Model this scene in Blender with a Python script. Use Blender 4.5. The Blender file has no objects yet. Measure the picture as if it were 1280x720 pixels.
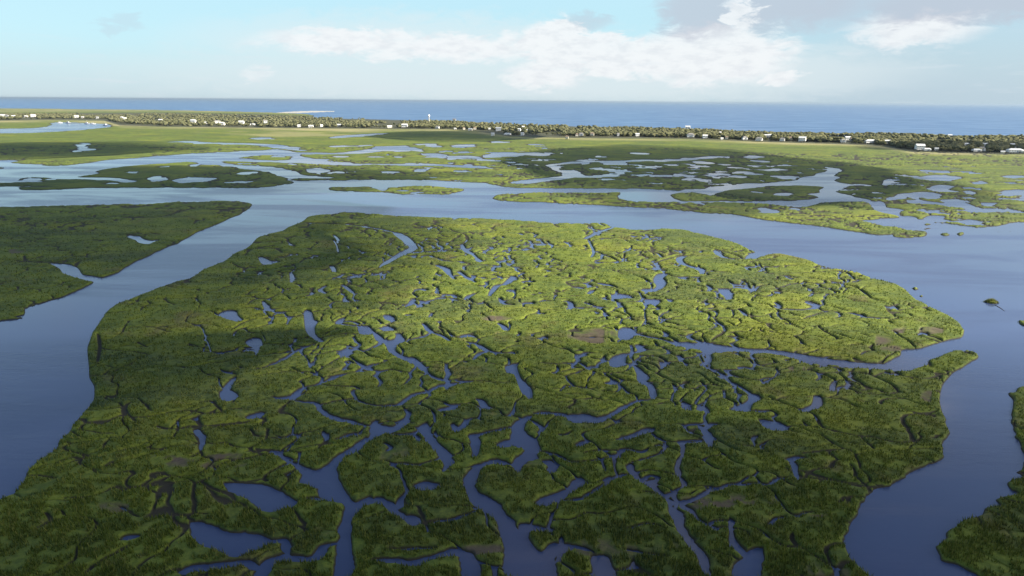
import bpy, math, random
import numpy as np
from mathutils import Matrix, Vector

random.seed(7)
rng = np.random.default_rng(11)
sc = bpy.context.scene
COL = sc.collection
R = math.radians

# ---------------------------------------------------------------- camera
F = 853.33           # focal length in pixels of the 1280 px wide frame
CAM_H = 100.0
PITCH, ROLL = 15.33, 0.40
cam_d = bpy.data.cameras.new('camera'); cam = bpy.data.objects.new('camera', cam_d)
COL.objects.link(cam); sc.camera = cam
cam_d.sensor_width = 36; cam_d.lens = 24.0
cam_d.clip_start = 1; cam_d.clip_end = 500000
CM = Matrix.Rotation(R(90 - PITCH), 3, 'X') @ Matrix.Rotation(R(ROLL), 3, 'Z')
cam.matrix_world = Matrix.Translation((0, 0, CAM_H)) @ CM.to_4x4()
CMn = np.array(CM)

def gnd(p, z=0.0):
    """photo pixels (n,2) -> ground points (n,2)"""
    p = np.atleast_2d(np.asarray(p, float))
    d = np.stack([(p[:, 0] - 640) / F, -(p[:, 1] - 360) / F, -np.ones(len(p))], 1) @ CMn.T
    dz = np.minimum(d[:, 2], -0.0022)
    t = (z - CAM_H) / dz
    return d[:, :2] * t[:, None]

def proj(X, Y, Z=0.0):
    v = np.stack([X, Y, Z - CAM_H + 0 * X], -1) @ CMn
    return 640 + F * v[..., 0] / -v[..., 2], 360 - F * v[..., 1] / -v[..., 2]

def Z(x0, y0, s, txt):
    """points read off an enlarged crop: 'x,y x,y ...' -> photo pixels"""
    return [(x0 + float(a.split(',')[0]) / s, y0 + float(a.split(',')[1]) / s) for a in txt.split()]

# ---------------------------------------------------------------- noise
_T = np.random.default_rng(5).random((512, 512)).astype(np.float32)
def _h(ix, iy, seed):
    return _T[(ix.astype(np.int32) + seed * 37) & 511, (iy.astype(np.int32) + seed * 101) & 511]

def vnoise(x, y, seed=0):
    fx0 = np.floor(x); fy0 = np.floor(y); fx = (x - fx0).astype(np.float32); fy = (y - fy0).astype(np.float32)
    ix = (fx0.astype(np.int32) + seed * 37) & 511; iy = (fy0.astype(np.int32) + seed * 101) & 511
    fx = fx * fx * (3 - 2 * fx); fy = fy * fy * (3 - 2 * fy); ix1 = (ix + 1) & 511; iy1 = (iy + 1) & 511
    a = _T[ix, iy]; b = _T[ix1, iy]; c = _T[ix, iy1]; d = _T[ix1, iy1]
    return (a + (b - a) * fx) * (1 - fy) + (c + (d - c) * fx) * fy

def fbm(x, y, seed=0, o=3):
    s = 0; a = 1; t = 0
    for k in range(o):
        s = s + a * vnoise(x * 2 ** k + 17.3 * k, y * 2 ** k - 9.1 * k, seed + k); t += a; a *= .5
    return s / t

def sstep(a, b, x):
    t = np.clip((x - a) / (b - a), 0, 1); return t * t * (3 - 2 * t)

# ---------------------------------------------------------------- traced shores
ZA = (320, 240, 4); ZB = (640, 240, 4); ZC = (960, 240, 4); ZD = (320, 390, 4); ZE = (640, 390, 4); ZF = (960, 390, 4)
ZG = (0, 390, 4); ZH = (0, 540, 4); ZI = (320, 540, 4); ZJ = (640, 540, 4); ZK = (960, 540, 4); ZL = (0, 240, 4)
Z1 = (0, 100, 4); Z2 = (320, 100, 4); Z3 = (640, 100, 4); Z4 = (960, 100, 4)
ZX = (1040, 200, 5.333); ZY = (820, 180, 5.333); ZW = (300, 150, 5.333)

main_island = (Z(*ZA, "0,235 40,215 120,195 160,170 215,148 270,122 360,110 450,96 540,106 660,116 860,127 1070,134 1280,142")
    + Z(*ZB, "170,152 370,156 400,152 470,157 500,178 560,182 600,190 700,190 740,185 860,190 950,212 1060,238 1150,268 1215,295 1225,302 1190,318 1180,332 1215,335 1245,318 1280,312")
    + Z(*ZC, "60,310 200,340 280,370 430,402 520,435 640,462 700,495 760,550 860,600 950,650 990,690")
    + Z(*ZF, "990,95 975,130 870,150 760,185 680,190 670,220 600,255 560,262 470,258 360,245 240,225 120,205 0,190")
    + Z(*ZE, "1130,180 1010,165 970,155 850,155 760,140 640,112 600,100 610,116 760,148 850,178 930,190 985,215 1010,210 1100,198 1280,210")
    + Z(*ZF, "130,235 200,262 300,265 430,285 560,290 680,298 740,280 790,265 800,240 850,222 930,195 1010,195 1050,215 1045,235 1000,265 930,310 880,370 865,440 880,510 905,570 905,620 880,670")
    + Z(*ZK, "890,110 860,145 780,180 700,215 610,270 540,290 500,340 460,380 440,430 415,490 385,550 400,600 440,650 500,700")
    + [(1090, 722), (1125, 790), (1135, 1050), (-500, 1050), (-330, 800), (-110, 690)]
    + Z(*ZH, "0,345 60,310 110,265 120,225 150,180 200,140 270,90 300,40 340,5")
    + Z(*ZG, "350,590 400,520 440,470 465,430 470,370 440,330 440,270 435,190 450,130 480,70 520,10")
    + Z(*ZL, "590,560 680,530 760,495 880,450 960,425 1040,380 1110,350 1180,305 1240,275"))
west_island = (Z(*ZL, "0,75 200,70 400,65 600,62 780,58 900,46 970,50 1060,46 1180,46 1245,60 1250,75 1210,110 1130,145 1050,180 960,220 860,270 760,315 670,360 590,405 530,425 500,428 455,420 410,412 385,380 340,363 258,358 300,382 320,405 370,425 440,440 470,450 430,475 350,510 280,535 200,560 140,580 135,610 80,625 0,645")
    + [(-500, 450), (-900, 480), (-900, 258), (-400, 259)])
far_marsh = ([(-900, 190), (-300, 196), (0, 200), (15, 203), (35, 205), (55, 207.5), (80, 207), (105, 204), (140, 200), (175, 197.5),
    (212, 194.5), (232, 193), (275, 190.5), (320, 189), (347, 186.8), (362, 190), (372, 193.5), (380, 198.5), (396, 202), (400, 204.5),
    (345, 203), (320, 202), (290, 200.6), (275, 201.5), (277, 204.5), (295, 206.3), (320, 207.2), (340, 208.5), (356, 212.5), (372, 217),
    (395, 220.5), (425, 222.6), (400, 223.3), (375, 222.8), (362, 223.5), (361, 226.5), (380, 226.5), (400, 225.5), (430, 226.2),
    (450, 225.2), (495, 225.5), (540, 225.8), (570, 227.5), (600, 228), (612, 230), (640, 234.5), (700, 235), (760, 236), (800, 237)]
    + Z(*ZY, "0,305 100,310 220,300 330,300 400,285 600,265 760,262 900,248 970,225 1080,205 1180,175 1140,155 1240,172 1240,190 1190,220 1190,250 1280,268")
    + Z(*ZX, "130,178 60,205 110,240 210,262 250,290 330,320 440,335 470,375 580,395 640,440 700,425 830,435 980,450 1120,440 1200,422 1280,420")
    + [(1500, 276), (2400, 268), (2400, 186), (1700, 176), (1280, 171), (1200, 173), (1130, 168), (1060, 170), (960, 167.5), (860, 162.5),
       (760, 159), (640, 156.3), (560, 152), (480, 149.5), (400, 147.5), (385, 142.5), (300, 139.5), (200, 137.5), (100, 136.5), (0, 135.5),
       (-400, 134), (-900, 132)])
strip_island = [(612, 247.5), (622, 243), (640, 241.5), (680, 240), (728, 240), (752, 241), (775, 240), (780, 243), (775, 247.5), (790, 251),
    (827, 252.3), (840, 251.5), (865, 253.2), (960, 254.5), (979, 257), (1007, 258.7), (1015, 256), (1028, 252.5), (1041, 252), (1077, 251.6),
    (1087, 258), (1098, 264.7), (1125, 270), (1128, 272.5), (1107, 273.5), (1078, 276.5), (1100, 279), (1107, 283), (1125, 284), (1135, 288),
    (1158, 288.5), (1159, 295), (1140, 297.8), (1117, 296.5), (1115, 294), (1100, 294.5), (1072, 291), (1042, 286), (1022, 283), (997, 280),
    (960, 275), (915, 268.7), (852, 263.7), (790, 258.7), (715, 255), (640, 251.2), (614, 248.5)]
shaded_island = [(831, 245.6), (837, 241.5), (858, 239.8), (884, 241.5), (895, 241), (930, 236.5), (970, 232), (1000, 231.5), (1035, 233.2),
    (1030, 237), (1023, 241), (1008, 242), (1021, 247), (1003, 250), (975, 251.5), (940, 252.5), (895, 252.5), (862, 252), (840, 249.5)]
mid_left_island = [(102, 220.5), (118, 217.5), (115, 214.5), (130, 211.5), (160, 208), (200, 205), (230, 202.3), (247, 202), (252, 205),
    (280, 207.5), (300, 210.5), (320, 213), (347, 218.5), (360, 224), (359, 229.5), (335, 233.5), (300, 234.5), (225, 234), (150, 235),
    (75, 236.5), (25, 237), (22, 234), (0, 233.5), (-900, 238), (-900, 226), (0, 228), (22, 225), (32, 221.5), (55, 221), (75, 223),
    (100, 224), (118, 222.5)]
sliver_a = [(-300, 205), (0, 208.5), (8, 210), (0, 211.5), (-300, 214)]
sliver_b = [(292, 198), (320, 194.5), (335, 193.5), (365, 196.5), (378, 200), (345, 200.8), (320, 199.8)]
river_islet = Z(*Z2, "370,545 400,535 560,532 620,540 800,528 880,530 1000,538 1060,545 1040,555 960,568 880,574 820,570 740,572 600,562 480,558 400,555")
east_bank = (Z(*ZF, "1280,368 1230,395 1205,410 1215,440 1212,480 1203,520 1215,560 1225,600 1240,640")
    + Z(*ZK, "1250,50 1275,110 1275,165 1245,205 1278,222 1245,238 1195,258 1210,290 1250,306 1180,320 1130,340 1155,365 1120,370 1065,395 1070,412 1000,428 940,460 880,500 870,530 835,570 840,600 870,640 900,660 950,670 1000,700")
    + [(1225, 724), (1300, 790), (1500, 950), (2400, 900), (2400, 420), (1700, 440), (1400, 470)])
sand_spit = [(345, 140.8), (372, 139.2), (400, 138.6), (421, 139.3), (400, 140.2), (370, 141.2)]
small = [Z(*ZX, "712,492 735,487 780,490 792,500 770,508 730,503"), Z(*ZX, "820,490 845,480 880,486 878,497 850,507 828,500"),
         Z(*ZX, "1065,470 1082,469 1083,478 1067,478"), Z(*ZX, "1092,478 1112,474 1120,480 1102,484"), Z(*ZX, "1142,461 1158,460 1160,465 1144,465"),
         Z(*ZX, "1160,470 1186,471 1184,478 1165,477"), Z(*ZC, "720,480 735,477 755,482 752,490 735,490"), Z(*ZC, "748,517 760,515 772,520 768,525 752,524"),
         [(1274.5, 402), (1277, 400.5), (1281, 402.5), (1290, 405), (1285, 409), (1278, 407)],
         Z(*ZW, "440,264 455,262 466,268 450,272"), Z(*ZW, "478,264 500,265 494,272 480,270"),
         Z(*ZX, "930,432 1000,428 1005,440 960,458"), Z(*ZX, "605,460 640,452 672,452 640,465")]

lands = [('main', main_island), ('west', west_island), ('far', far_marsh), ('strip', strip_island), ('shaded', shaded_island),
         ('midleft', mid_left_island), ('slivera', sliver_a), ('sliverb', sliver_b), ('islet', river_islet), ('east', east_bank), ('spit', sand_spit)]
for k, s_ in enumerate(small): lands.append(('small%d' % k, s_))

# open ponds and wide creek reaches, as outlines
ponds = [
 Z(*ZA, "20,328 40,330 70,345 112,353 60,362 35,356"), Z(*ZA, "238,598 265,600 280,640 312,648 292,680 295,722 268,722 245,690"),
 Z(*ZA, "515,680 545,672 575,700 560,716 525,712"), Z(*ZL, "650,222 690,220 712,236 760,243 795,240 742,262 705,254 690,238"),
 Z(*ZL, "1100,612 1130,595 1180,597 1190,618 1220,640 1190,652 1140,640"),
 Z(*ZD, "238,0 272,0 290,42 306,44 288,100 332,142 320,150 270,118 248,70"), Z(*ZD, "515,80 550,72 575,95 620,125 650,150 690,140 705,112 722,112 745,148 700,165 690,195 740,222 800,240 850,290 835,300 790,262 720,232 668,205 650,165 600,145 580,110 530,112"),
 Z(*ZD, "575,640 570,600 585,560 600,545 612,570 690,575 740,540 770,545 720,590 640,608 560,650 500,700 420,735 400,722 500,672 555,630"),
 Z(*ZD, "805,590 850,560 872,600 880,635 910,665 985,722 940,722 870,645 830,615"),
 Z(*ZE, "540,85 590,80 622,112 565,145 530,125"), Z(*ZE, "622,168 650,168 672,192 640,208 575,215 565,235 560,272 500,280 488,250 515,222 560,210 625,200 632,190"),
 Z(*ZE, "1190,408 1230,418 1238,438 1195,462 1180,502 1110,497 1098,488 1150,465 1185,440"),
 Z(*ZE, "270,520 350,512 430,528 480,525 430,560 380,556 300,555"), Z(*ZE, "10,560 40,540 90,520 60,560 70,610 110,640 140,690 90,720 60,690 20,680 0,650 0,600"),
 Z(*ZF, "245,425 265,430 268,468 230,492 180,502 165,490 230,468"), Z(*ZF, "-30,545 20,548 60,560 98,585 60,600 0,592"),
 Z(*ZG, "1110,398 1150,392 1185,425 1150,446 1115,440"), Z(*ZG, "1240,150 1262,132 1300,135 1310,170 1270,182"),
 Z(*ZI, "-155,-8 -80,-12 -0,-8 0,270 -1,269 -2,268") if False else
 Z(*ZI, "-150,262 -80,264 0,268 70,275 130,310 195,350 180,375 90,400 30,385 -20,350 -100,300 -140,288"),
 Z(*ZI, "-330,455 -230,462 -150,500 -40,510 60,535 60,560 30,580 -20,600 -100,628 -200,595 -270,575 -310,520"),
 Z(*ZI, "200,168 250,178 300,192 345,180 400,125 430,140 400,180 410,240 460,320 500,352 560,330 590,352 520,375 478,440 465,560 478,722 390,722 415,560 430,440 445,380 425,350 330,325 310,275 225,258 232,215"),
 Z(*ZI, "795,268 850,252 905,258 925,280 860,292 815,290"), Z(*ZI, "745,425 790,420 825,450 790,470 760,455"),
 Z(*ZI, "1040,240 1075,195 1130,165 1110,210 1095,265 1110,310 1200,350 1260,420 1280,450 1320,530 1380,600 1420,722 1255,722 1250,560 1220,470 1170,410 1110,375 1060,310"),
 Z(*ZJ, "40,470 190,488 190,500 90,500 75,520 100,570 150,600 210,560 300,575 240,615 215,650 215,735 130,735 150,680 60,650 20,590"),
 Z(*ZJ, "395,628 450,620 480,650 510,735 420,735 400,680"), Z(*ZJ, "1120,660 1180,598 1255,588 1240,650 1225,735 1130,735 1100,690"),
 Z(*ZJ, "15,180 0,160 70,90 45,55 80,60 125,130 100,140 60,150 30,205"), Z(*ZJ, "130,362 145,338 270,295 300,250 345,235 360,255 300,300 220,345 170,372"),
 Z(*ZI, "1020,650 1050,600 1100,630 1125,690 1110,735 1040,735"),
 Z(*ZB, "1040,492 1075,488 1098,520 1080,542 1060,520"), Z(*ZB, "725,412 772,410 745,430 762,455 745,480 705,500 660,500 655,488 705,485 722,470 708,440"),
 Z(*ZB, "672,540 705,538 735,548 715,568 680,560"), Z(*ZB, "505,525 545,512 585,520 600,532 560,535 520,538"),
 Z(*ZA, "695,202 735,212 780,250 803,280 780,298 735,318 665,352 610,382 660,338 730,300 768,280 740,245 690,210"),
 Z(*ZX, "600,125 665,105 770,103 855,115 780,128 775,142 700,138 640,132"), Z(*ZX, "325,150 380,130 430,135 370,165 335,168"),
 Z(*ZX, "350,262 430,230 520,212 640,215 700,238 690,262 640,250 560,262 490,240 430,258"),
 Z(*ZX, "480,262 600,268 720,285 740,265 840,262 890,290 930,312 1060,330 1060,345 900,345 860,320 760,310 640,290 540,290 500,285"),
 Z(*ZX, "640,390 680,370 760,378 730,402 660,418"), Z(*ZX, "230,275 330,280 350,310 380,330 300,322 255,305"),
 Z(*ZX, "440,400 500,375 570,385 600,425 560,450 520,470 490,440 380,445 350,430 375,395"), Z(*ZX, "200,405 340,398 360,440 330,430"),
 Z(*ZX, "1120,235 1160,205 1230,195 1280,215 1280,235 1180,240"), Z(*ZX, "850,210 900,205 930,220 900,228 860,222"),
 Z(*ZX, "660,185 780,168 830,182 770,195 800,212 700,212"), Z(*ZX, "915,148 975,142 980,158 940,162"), Z(*ZX, "1030,290 1110,285 1100,300 1050,308"),
 Z(*ZX, "840,410 940,398 1010,410 1000,425 900,430"), Z(*ZX, "310,318 420,322 480,335 400,350 330,340"),
 Z(*Z3, "185,428 240,432 262,450 330,450 365,478 500,476 500,484 360,487 300,485 240,498 120,512 0,516 0,506 150,492 225,482 250,468 235,450"),
 Z(0, 120, 8, "718,488 790,486 830,470 900,476 850,492 905,522 900,545 850,548 750,560 800,532 780,500"),
 Z(*Z1, "750,495 805,480 822,498 775,509"), Z(*Z1, "850,505 940,492 1060,492 1000,511 900,516"), Z(*Z1, "370,488 480,488 600,495 670,505 640,513 560,503 450,499"),
 Z(*Z1, "130,495 190,488 195,503 150,506"), Z(*Z1, "960,425 995,420 990,432"),
 [(-900, 157), (-300, 160), (0, 161), (50, 159.5), (68, 156), (66, 153.5), (80, 153), (110, 154), (133, 155.5), (135, 159), (100, 162.5), (50, 165.5), (0, 166.5), (-300, 168), (-900, 167)],
 Z(480, 120, 8, "670,510 720,490 880,486 900,500 860,510 740,518"), Z(*ZX, "0,100 20,80 70,68 60,85 20,108"),
]

# creeks: (points, widths in metres); widths given as 'v..' are vertical pixels (far, seen flat)
creeks = []
def cr(zone, txt, w): creeks.append((Z(*zone, txt), w))
cr(ZA, "380,215 410,245", [1.5]); cr(ZA, "175,405 178,452", [2.5]); cr(ZA, "370,370 388,402", [3]); cr(ZA, "345,470 320,490 345,512", [2])
cr(ZA, "430,465 470,495 490,512", [2, 3, 1.5]); cr(ZA, "1030,262 1045,288 1100,322 1130,352", [4, 5, 2, 2]); cr(ZA, "905,368 945,388 965,412 995,438", [3, 7, 4, 3])
cr(ZA, "1015,400 1060,430 1105,456", [3, 3, 2]); cr(ZA, "952,522 1005,530", [3]); cr(ZA, "1045,540 1075,520 1112,508", [3, 4, 2])
cr(ZA, "1165,525 1185,495 1210,470 1250,462 1280,425", [3, 4, 5, 4, 5]); cr(ZA, "1220,532 1242,562 1280,570", [2.5]); cr(ZA, "795,495 850,497", [5])
cr(ZA, "750,578 785,562 812,574", [3]); cr(ZA, "785,565 780,545", [3]); cr(ZA, "400,655 442,630", [3.5, 2]); cr(ZA, "405,656 520,666", [1.5, 2])
cr(ZA, "645,620 665,640 692,648", [4]); cr(ZA, "640,680 672,690", [5]); cr(ZA, "830,660 862,690 900,716", [2]); cr(ZA, "868,632 886,610", [2]); cr(ZA, "40,548 65,590 90,596", [3])
cr(ZA, "220,152 350,160 480,166 600,182 690,203", [1.5, 1.8, 1.5, 2, 3]); cr(ZA, "1190,380 1185,392", [3]); cr(ZA, "750,618 770,622", [3]); cr(ZA, "700,712 720,716", [3])
cr(ZB, "35,210 62,216", [5]); cr(ZB, "360,236 410,212 470,188 500,178", [6, 4, 2, 2]); cr(ZB, "905,322 855,325 838,340 862,362 905,376 942,388 948,412", [3, 6, 6, 5, 4, 7, 7])
cr(ZB, "838,428 880,442", [4]); cr(ZB, "1020,295 1045,320 1078,332", [6, 5, 2]); cr(ZB, "1060,333 1170,336 1200,325", [1, 2, 5])
cr(ZB, "385,512 412,494", [4, 3]); cr(ZB, "438,460 475,470 522,480", [6, 5, 2]); cr(ZB, "145,552 165,545 200,548", [3]); cr(ZB, "258,550 292,550 300,575 280,590", [2.5])
cr(ZB, "70,560 102,562", [5]); cr(ZB, "60,452 102,455", [4]); cr(ZB, "780,538 792,552", [4]); cr(ZB, "970,468 1002,492", [2]); cr(ZB, "1135,590 1178,622", [2.5]); cr(ZB, "310,480 350,486", [3])
cr(ZB, "150,395 200,400", [3]); cr(ZB, "940,560 990,565", [1.5]); cr(ZB, "712,355 725,375 715,390", [2]); cr(ZB, "0,425 8,445", [6])
cr(ZC, "595,575 640,585 622,572", [4]); cr(ZC, "30,570 62,588 150,592 200,590 242,580 255,565", [2, 3, 4, 2, 4, 4]); cr(ZC, "390,610 450,618 500,632 600,637", [4, 6, 4, 2])
cr(ZC, "35,555 60,580", [3]); cr(ZC, "35,500 55,512", [4])
cr(ZD, "300,160 215,190 130,242 70,272 0,292", [2, 2.5, 2.5, 1.5, 1.5]); cr(ZD, "350,350 400,325 450,310", [4, 4, 2]); cr(ZD, "90,430 170,432 200,412 235,380 290,370 350,347", [3, 5, 5, 1.2, 1.2, 3])
cr(ZD, "535,282 570,290", [3]); cr(ZD, "400,55 450,68 520,75", [4, 2, 3]); cr(ZD, "440,30 400,58", [2, 3]); cr(ZD, "750,150 830,128 880,110 930,125 962,146", [2, 2.5, 3, 2, 3]); cr(ZD, "880,110 838,68", [2])
cr(ZD, "650,480 720,460 790,420 860,402 930,372 1000,360 1080,352", [2, 3, 3, 3, 2.5, 3, 1.5]); cr(ZD, "190,445 300,462 330,500 400,535 470,552 570,575", [2, 2.5, 3, 3, 3, 2]); cr(ZD, "400,640 450,625 520,612", [2.5])
cr(ZD, "985,565 1008,595 1062,545", [2, 4, 2.5]); cr(ZD, "925,495 985,480 995,465", [4, 5, 2]); cr(ZD, "1110,440 1135,450 1150,480 1185,482", [1.5, 2, 3, 4]); cr(ZD, "1060,152 1120,170 1165,198 1280,215", [3, 2.5, 3.5, 2])
cr(ZD, "1090,242 1165,200", [2, 3]); cr(ZD, "1215,58 1252,96", [2, 3]); cr(ZD, "1268,275 1278,312", [6]); cr(ZD, "1095,720 1095,650 1090,622 1180,602 1280,580", [4, 4, 3, 2, 1.5]); cr(ZD, "1235,675 1290,655", [5])
cr(ZD, "-30,530 10,520 25,505", [5, 6, 2]); cr(ZD, "955,375 985,370", [3]); cr(ZD, "620,85 650,95", [4]); cr(ZD, "645,20 680,40", [4, 5]); cr(ZD, "1030,252 1060,253", [2])
cr(ZE, "40,258 5,272 20,305 50,352 78,400 92,440", [2, 5, 4, 4, 3.5, 2]); cr(ZE, "-10,212 12,210", [4]); cr(ZE, "612,270 635,290 655,325 650,345 688,370 700,420 700,438", [2, 4, 6, 4, 3, 3, 2])
cr(ZE, "375,284 425,286", [4]); cr(ZE, "150,258 240,262 330,256 375,282", [1.2, 1.5, 1.5, 2]); cr(ZE, "110,510 200,508 280,525", [3, 3, 4]); cr(ZE, "430,545 490,520 550,482 620,452 700,436", [4, 2.5, 2.2, 1.8, 1.5])
cr(ZE, "520,640 600,625 655,602 700,590", [2.5, 3, 5, 4]); cr(ZE, "338,668 380,650", [3]); cr(ZE, "835,220 855,245", [3]); cr(ZE, "985,212 988,250 955,270 1000,290 1060,325 1100,358 1150,378 1195,412", [6, 3, 3, 1.5, 2.5, 2.5, 2, 4])
cr(ZE, "868,458 878,495", [3]); cr(ZE, "940,498 958,482 985,500", [4, 4, 2]); cr(ZE, "935,572 968,600 988,668", [3, 3.5, 4]); cr(ZE, "968,585 1032,562", [3, 2]); cr(ZE, "1140,282 1215,292", [3]); cr(ZE, "1255,545 1280,582", [4])
cr(ZE, "0,270 20,262", [2]); cr(ZE, "320,195 345,198", [2]); cr(ZE, "15,152 30,155", [2])
cr(ZG, "1130,400 1150,360 1172,330", [3.5, 2.5, 1.5]); cr(ZG, "980,590 1000,622 1015,690", [3, 2.5, 1.5]); cr(ZG, "1090,212 1130,205 1180,195", [3, 4, 2])
cr(ZH, "630,530 672,532", [3]); cr(ZI, "400,560 330,592 280,632 150,632 90,642 40,690 10,740", [3, 4, 3, 4, 4, 4, 5]); cr(ZI, "150,610 145,550 60,556 0,548", [3, 2.5, 3, 3]); cr(ZI, "260,338 330,340 430,352", [1.5, 1.5, 2])
cr(ZI, "600,340 650,362 700,400 750,440", [3, 3, 3, 3]); cr(ZI, "600,642 700,645 780,655 860,642 950,612 1030,615", [2, 2.5, 2.5, 2.5, 2.5, 3]); cr(ZI, "950,600 1040,600", [2])
cr(ZI, "1280,168 1200,150 1130,170 1090,190", [2, 3, 3, 3]); cr(ZI, "850,0 890,60 940,110 962,150 945,200", [5, 5, 5, 4, 2]); cr(ZI, "1090,20 1092,105", [3]); cr(ZI, "1235,72 1290,60", [4])
cr(ZJ, "160,145 205,170 200,205", [4, 4, 3]); cr(ZJ, "0,20 50,65", [3]); cr(ZJ, "330,75 362,62", [3]); cr(ZJ, "500,122 532,126", [3]); cr(ZJ, "588,165 610,210 640,240", [2.5, 3, 2])
cr(ZJ, "790,370 825,410 850,480 900,560 950,625 985,722", [3, 4.5, 2.5, 2.5, 2.5, 3]); cr(ZK, "90,142 120,135 175,128", [3, 3, 2]); cr(ZK, "115,150 140,200 155,240", [2.5, 2.2, 2])
cr(ZH, "900,705 1000,680 1200,662 1300,690", [3, 3, 3, 3]); cr(ZF, "320,400 330,352", [2.5, 1.5]); cr(ZF, "590,303 620,318 655,312", [2.5])
def cv(zone, txt, w): creeks.append((Z(*zone, txt), ['v'] + w))
one = (0, 0, 1)
cv(one, "210,178 232,177 250,178.5 320,180.5 352,183.5 378,188", [.8, 1.5, 1.6, 2, 2.5, 2]); cv(one, "362,191 405,192 431,191.6 459,189.6 487,184 503,182.3", [4, 2.4, 2.4, 3, 3, 1.2])
cv(one, "371,196 382,200 397,203 420,204.5 444,205.7 480,205.7 540,206.3 580,208 615,210.5", [3, 4, 3.5, 2.5, 1.6, 2, 2.6, 2.5, 1.5]); cv(one, "417,172.5 440,170 480,166.8", [1.3, 1.8, .8])
cv(one, "320,174 336,174", [1]); cv(one, "520,181.5 548,184", [1.2]); cv(one, "618,178.3 630,178.3", [1.2]); cv(one, "485,189 525,189", [1.8]); cv(one, "533,194 545,194.5", [2.4])
cv(one, "562,199.5 600,198.5", [2]); cv(one, "612,196.5 640,195.5", [3]); cv(one, "620,193 638,192.5", [1.8]); cv(one, "650,193.8 675,194.5", [3]); cv(one, "664,181.6 673,181.6", [1.4])
cv(Z3, "200,427 250,420 380,409 520,409 700,403 850,397 980,388 1040,384 1068,388", [2, 2, 2, 2, 1.7, 1.7, 1.7, 2.2, 1.4]); cv(Z3, "370,420 400,405", [1.5]); cv(Z3, "520,415 522,425", [2])
cv(Z3, "365,480 430,482 500,480", [1.5]); cv(ZY, "285,120 345,130", [2.5]); cv(ZY, "365,213 410,200 480,206", [2.2]); cv(ZY, "400,190 440,188", [1.3]); cv(ZY, "535,196 620,190", [1.6]); cv(ZY, "620,202 690,205", [1.2])
cv(ZY, "540,217 565,220", [2.5]); cv(ZY, "180,242 255,230", [2]); cv(ZY, "95,213 185,212", [1.8]); cv(ZY, "200,219 260,211", [1.3]); cv(ZY, "790,172 832,172", [1.2]); cv(ZY, "500,162 535,162", [1]); cv(ZY, "610,92 675,86", [1.5])
cv(ZY, "690,115 715,115", [1.5]); cv(ZY, "840,342 875,330", [2.5]); cv(ZY, "0,213 50,215", [1.5]); cv(ZY, "640,150 655,152", [1]); cv(ZY, "850,222 865,215", [1.6]); cv(ZY, "450,135 462,138", [1.2])
cv(ZY, "295,150 312,152", [2]); cv(ZY, "300,240 320,241", [1.2]); cv(ZY, "710,322 725,325", [1.5]); cv(ZY, "350,310 355,335", [2.5]); cv(ZY, "720,430 760,455 730,460", [3]); cv(ZY, "900,436 930,436", [2]); cv(ZY, "170,399 330,403", [1])
cv(Z3, "610,368 625,368", [2.2]); cv(Z3, "655,473 668,473", [2.2]); cv(Z3, "725,482 760,480", [1]); cv(Z3, "345,402 355,402", [1.4]); cv(Z3, "790,480 860,478", [1.4]); cv(Z3, "480,478 500,474", [1.3])
cv(ZW, "640,182 710,178", [1.5]); cv(ZW, "760,176 770,176", [1.3]); cv(ZW, "808,170 825,172", [1.5]); cv(ZW, "500,325 530,350", [2.5]); cv(ZW, "610,352 690,350", [1.3]); cv(ZW, "1160,345 1225,330", [1.8]); cv(ZW, "1000,348 1010,352", [2]); cv(ZW, "600,383 610,384", [1.5])
cv(ZW, "650,245 680,247", [1.4]); cv(ZW, "1050,246 1062,248", [1.5]); cv(ZW, "890,248 915,250", [1]); cv(ZW, "1060,210 1200,207", [2]); cv(ZW, "10,362 60,352", [2]); cv(ZW, "890,455 925,450 935,470", [2]); cv(ZW, "1065,470 1085,472", [1.5]); cv(ZW, "1130,490 1200,485", [1.5])
cv(Z1, "1130,514 1180,510 1262,511", [1.2, 1.8, 1.5]); cv(Z1, "530,522 580,520", [1]); cv(Z1, "1210,470 1240,462", [1.5]); cv(Z1, "820,435 830,436", [1]); cv(Z1, "150,440 152,440", [1]); cv(Z1, "250,497 275,498", [1.3])
cv(Z4, "700,280 705,281", [1]); cv(Z4, "820,457 860,462", [2.5]); cv(Z4, "0,450 40,452", [1]); cv(Z4, "70,573 95,572", [2.2]); cv(Z4, "400,530 500,530", [1]); cv(Z4, "100,648 130,648", [1.4]); cv(Z4, "1220,490 1280,485", [2])
# narrow muddy runnels (no open water): (points, width)
thin = []
def th(zone, txt, w=1.0): thin.append((Z(*zone, txt), [w]))
th(ZA, "430,435 520,415 615,382"); th(ZA, "380,240 410,300"); th(ZA, "860,60 870,60"); th(ZA, "775,170 830,150"); th(ZA, "960,185 1010,205 1050,215 1060,240 1040,262"); th(ZA, "160,260 190,275 150,245"); th(ZA, "400,245 410,255")
th(ZB, "380,240 410,300 395,330"); th(ZB, "610,235 660,246 740,235 700,220"); th(ZB, "715,355 760,340 850,315 905,312 1020,318 1100,335"); th(ZB, "680,290 725,310 745,330"); th(ZB, "560,310 540,350 420,300", .8); th(ZB, "940,270 1060,300 1160,336", .8); th(ZB, "1180,370 1220,380 1280,400", .8)
th(ZC, "0,380 60,372 150,368"); th(ZC, "0,410 150,408 290,400 380,400 430,445"); th(ZC, "0,490 60,480 150,460 300,460 362,462 450,490 500,525 560,550 620,560 650,590", 1.6); th(ZC, "270,570 330,580 390,600"); th(ZC, "180,640 260,610 390,608", 1.3); th(ZC, "0,520 150,512", 1.2)
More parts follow.
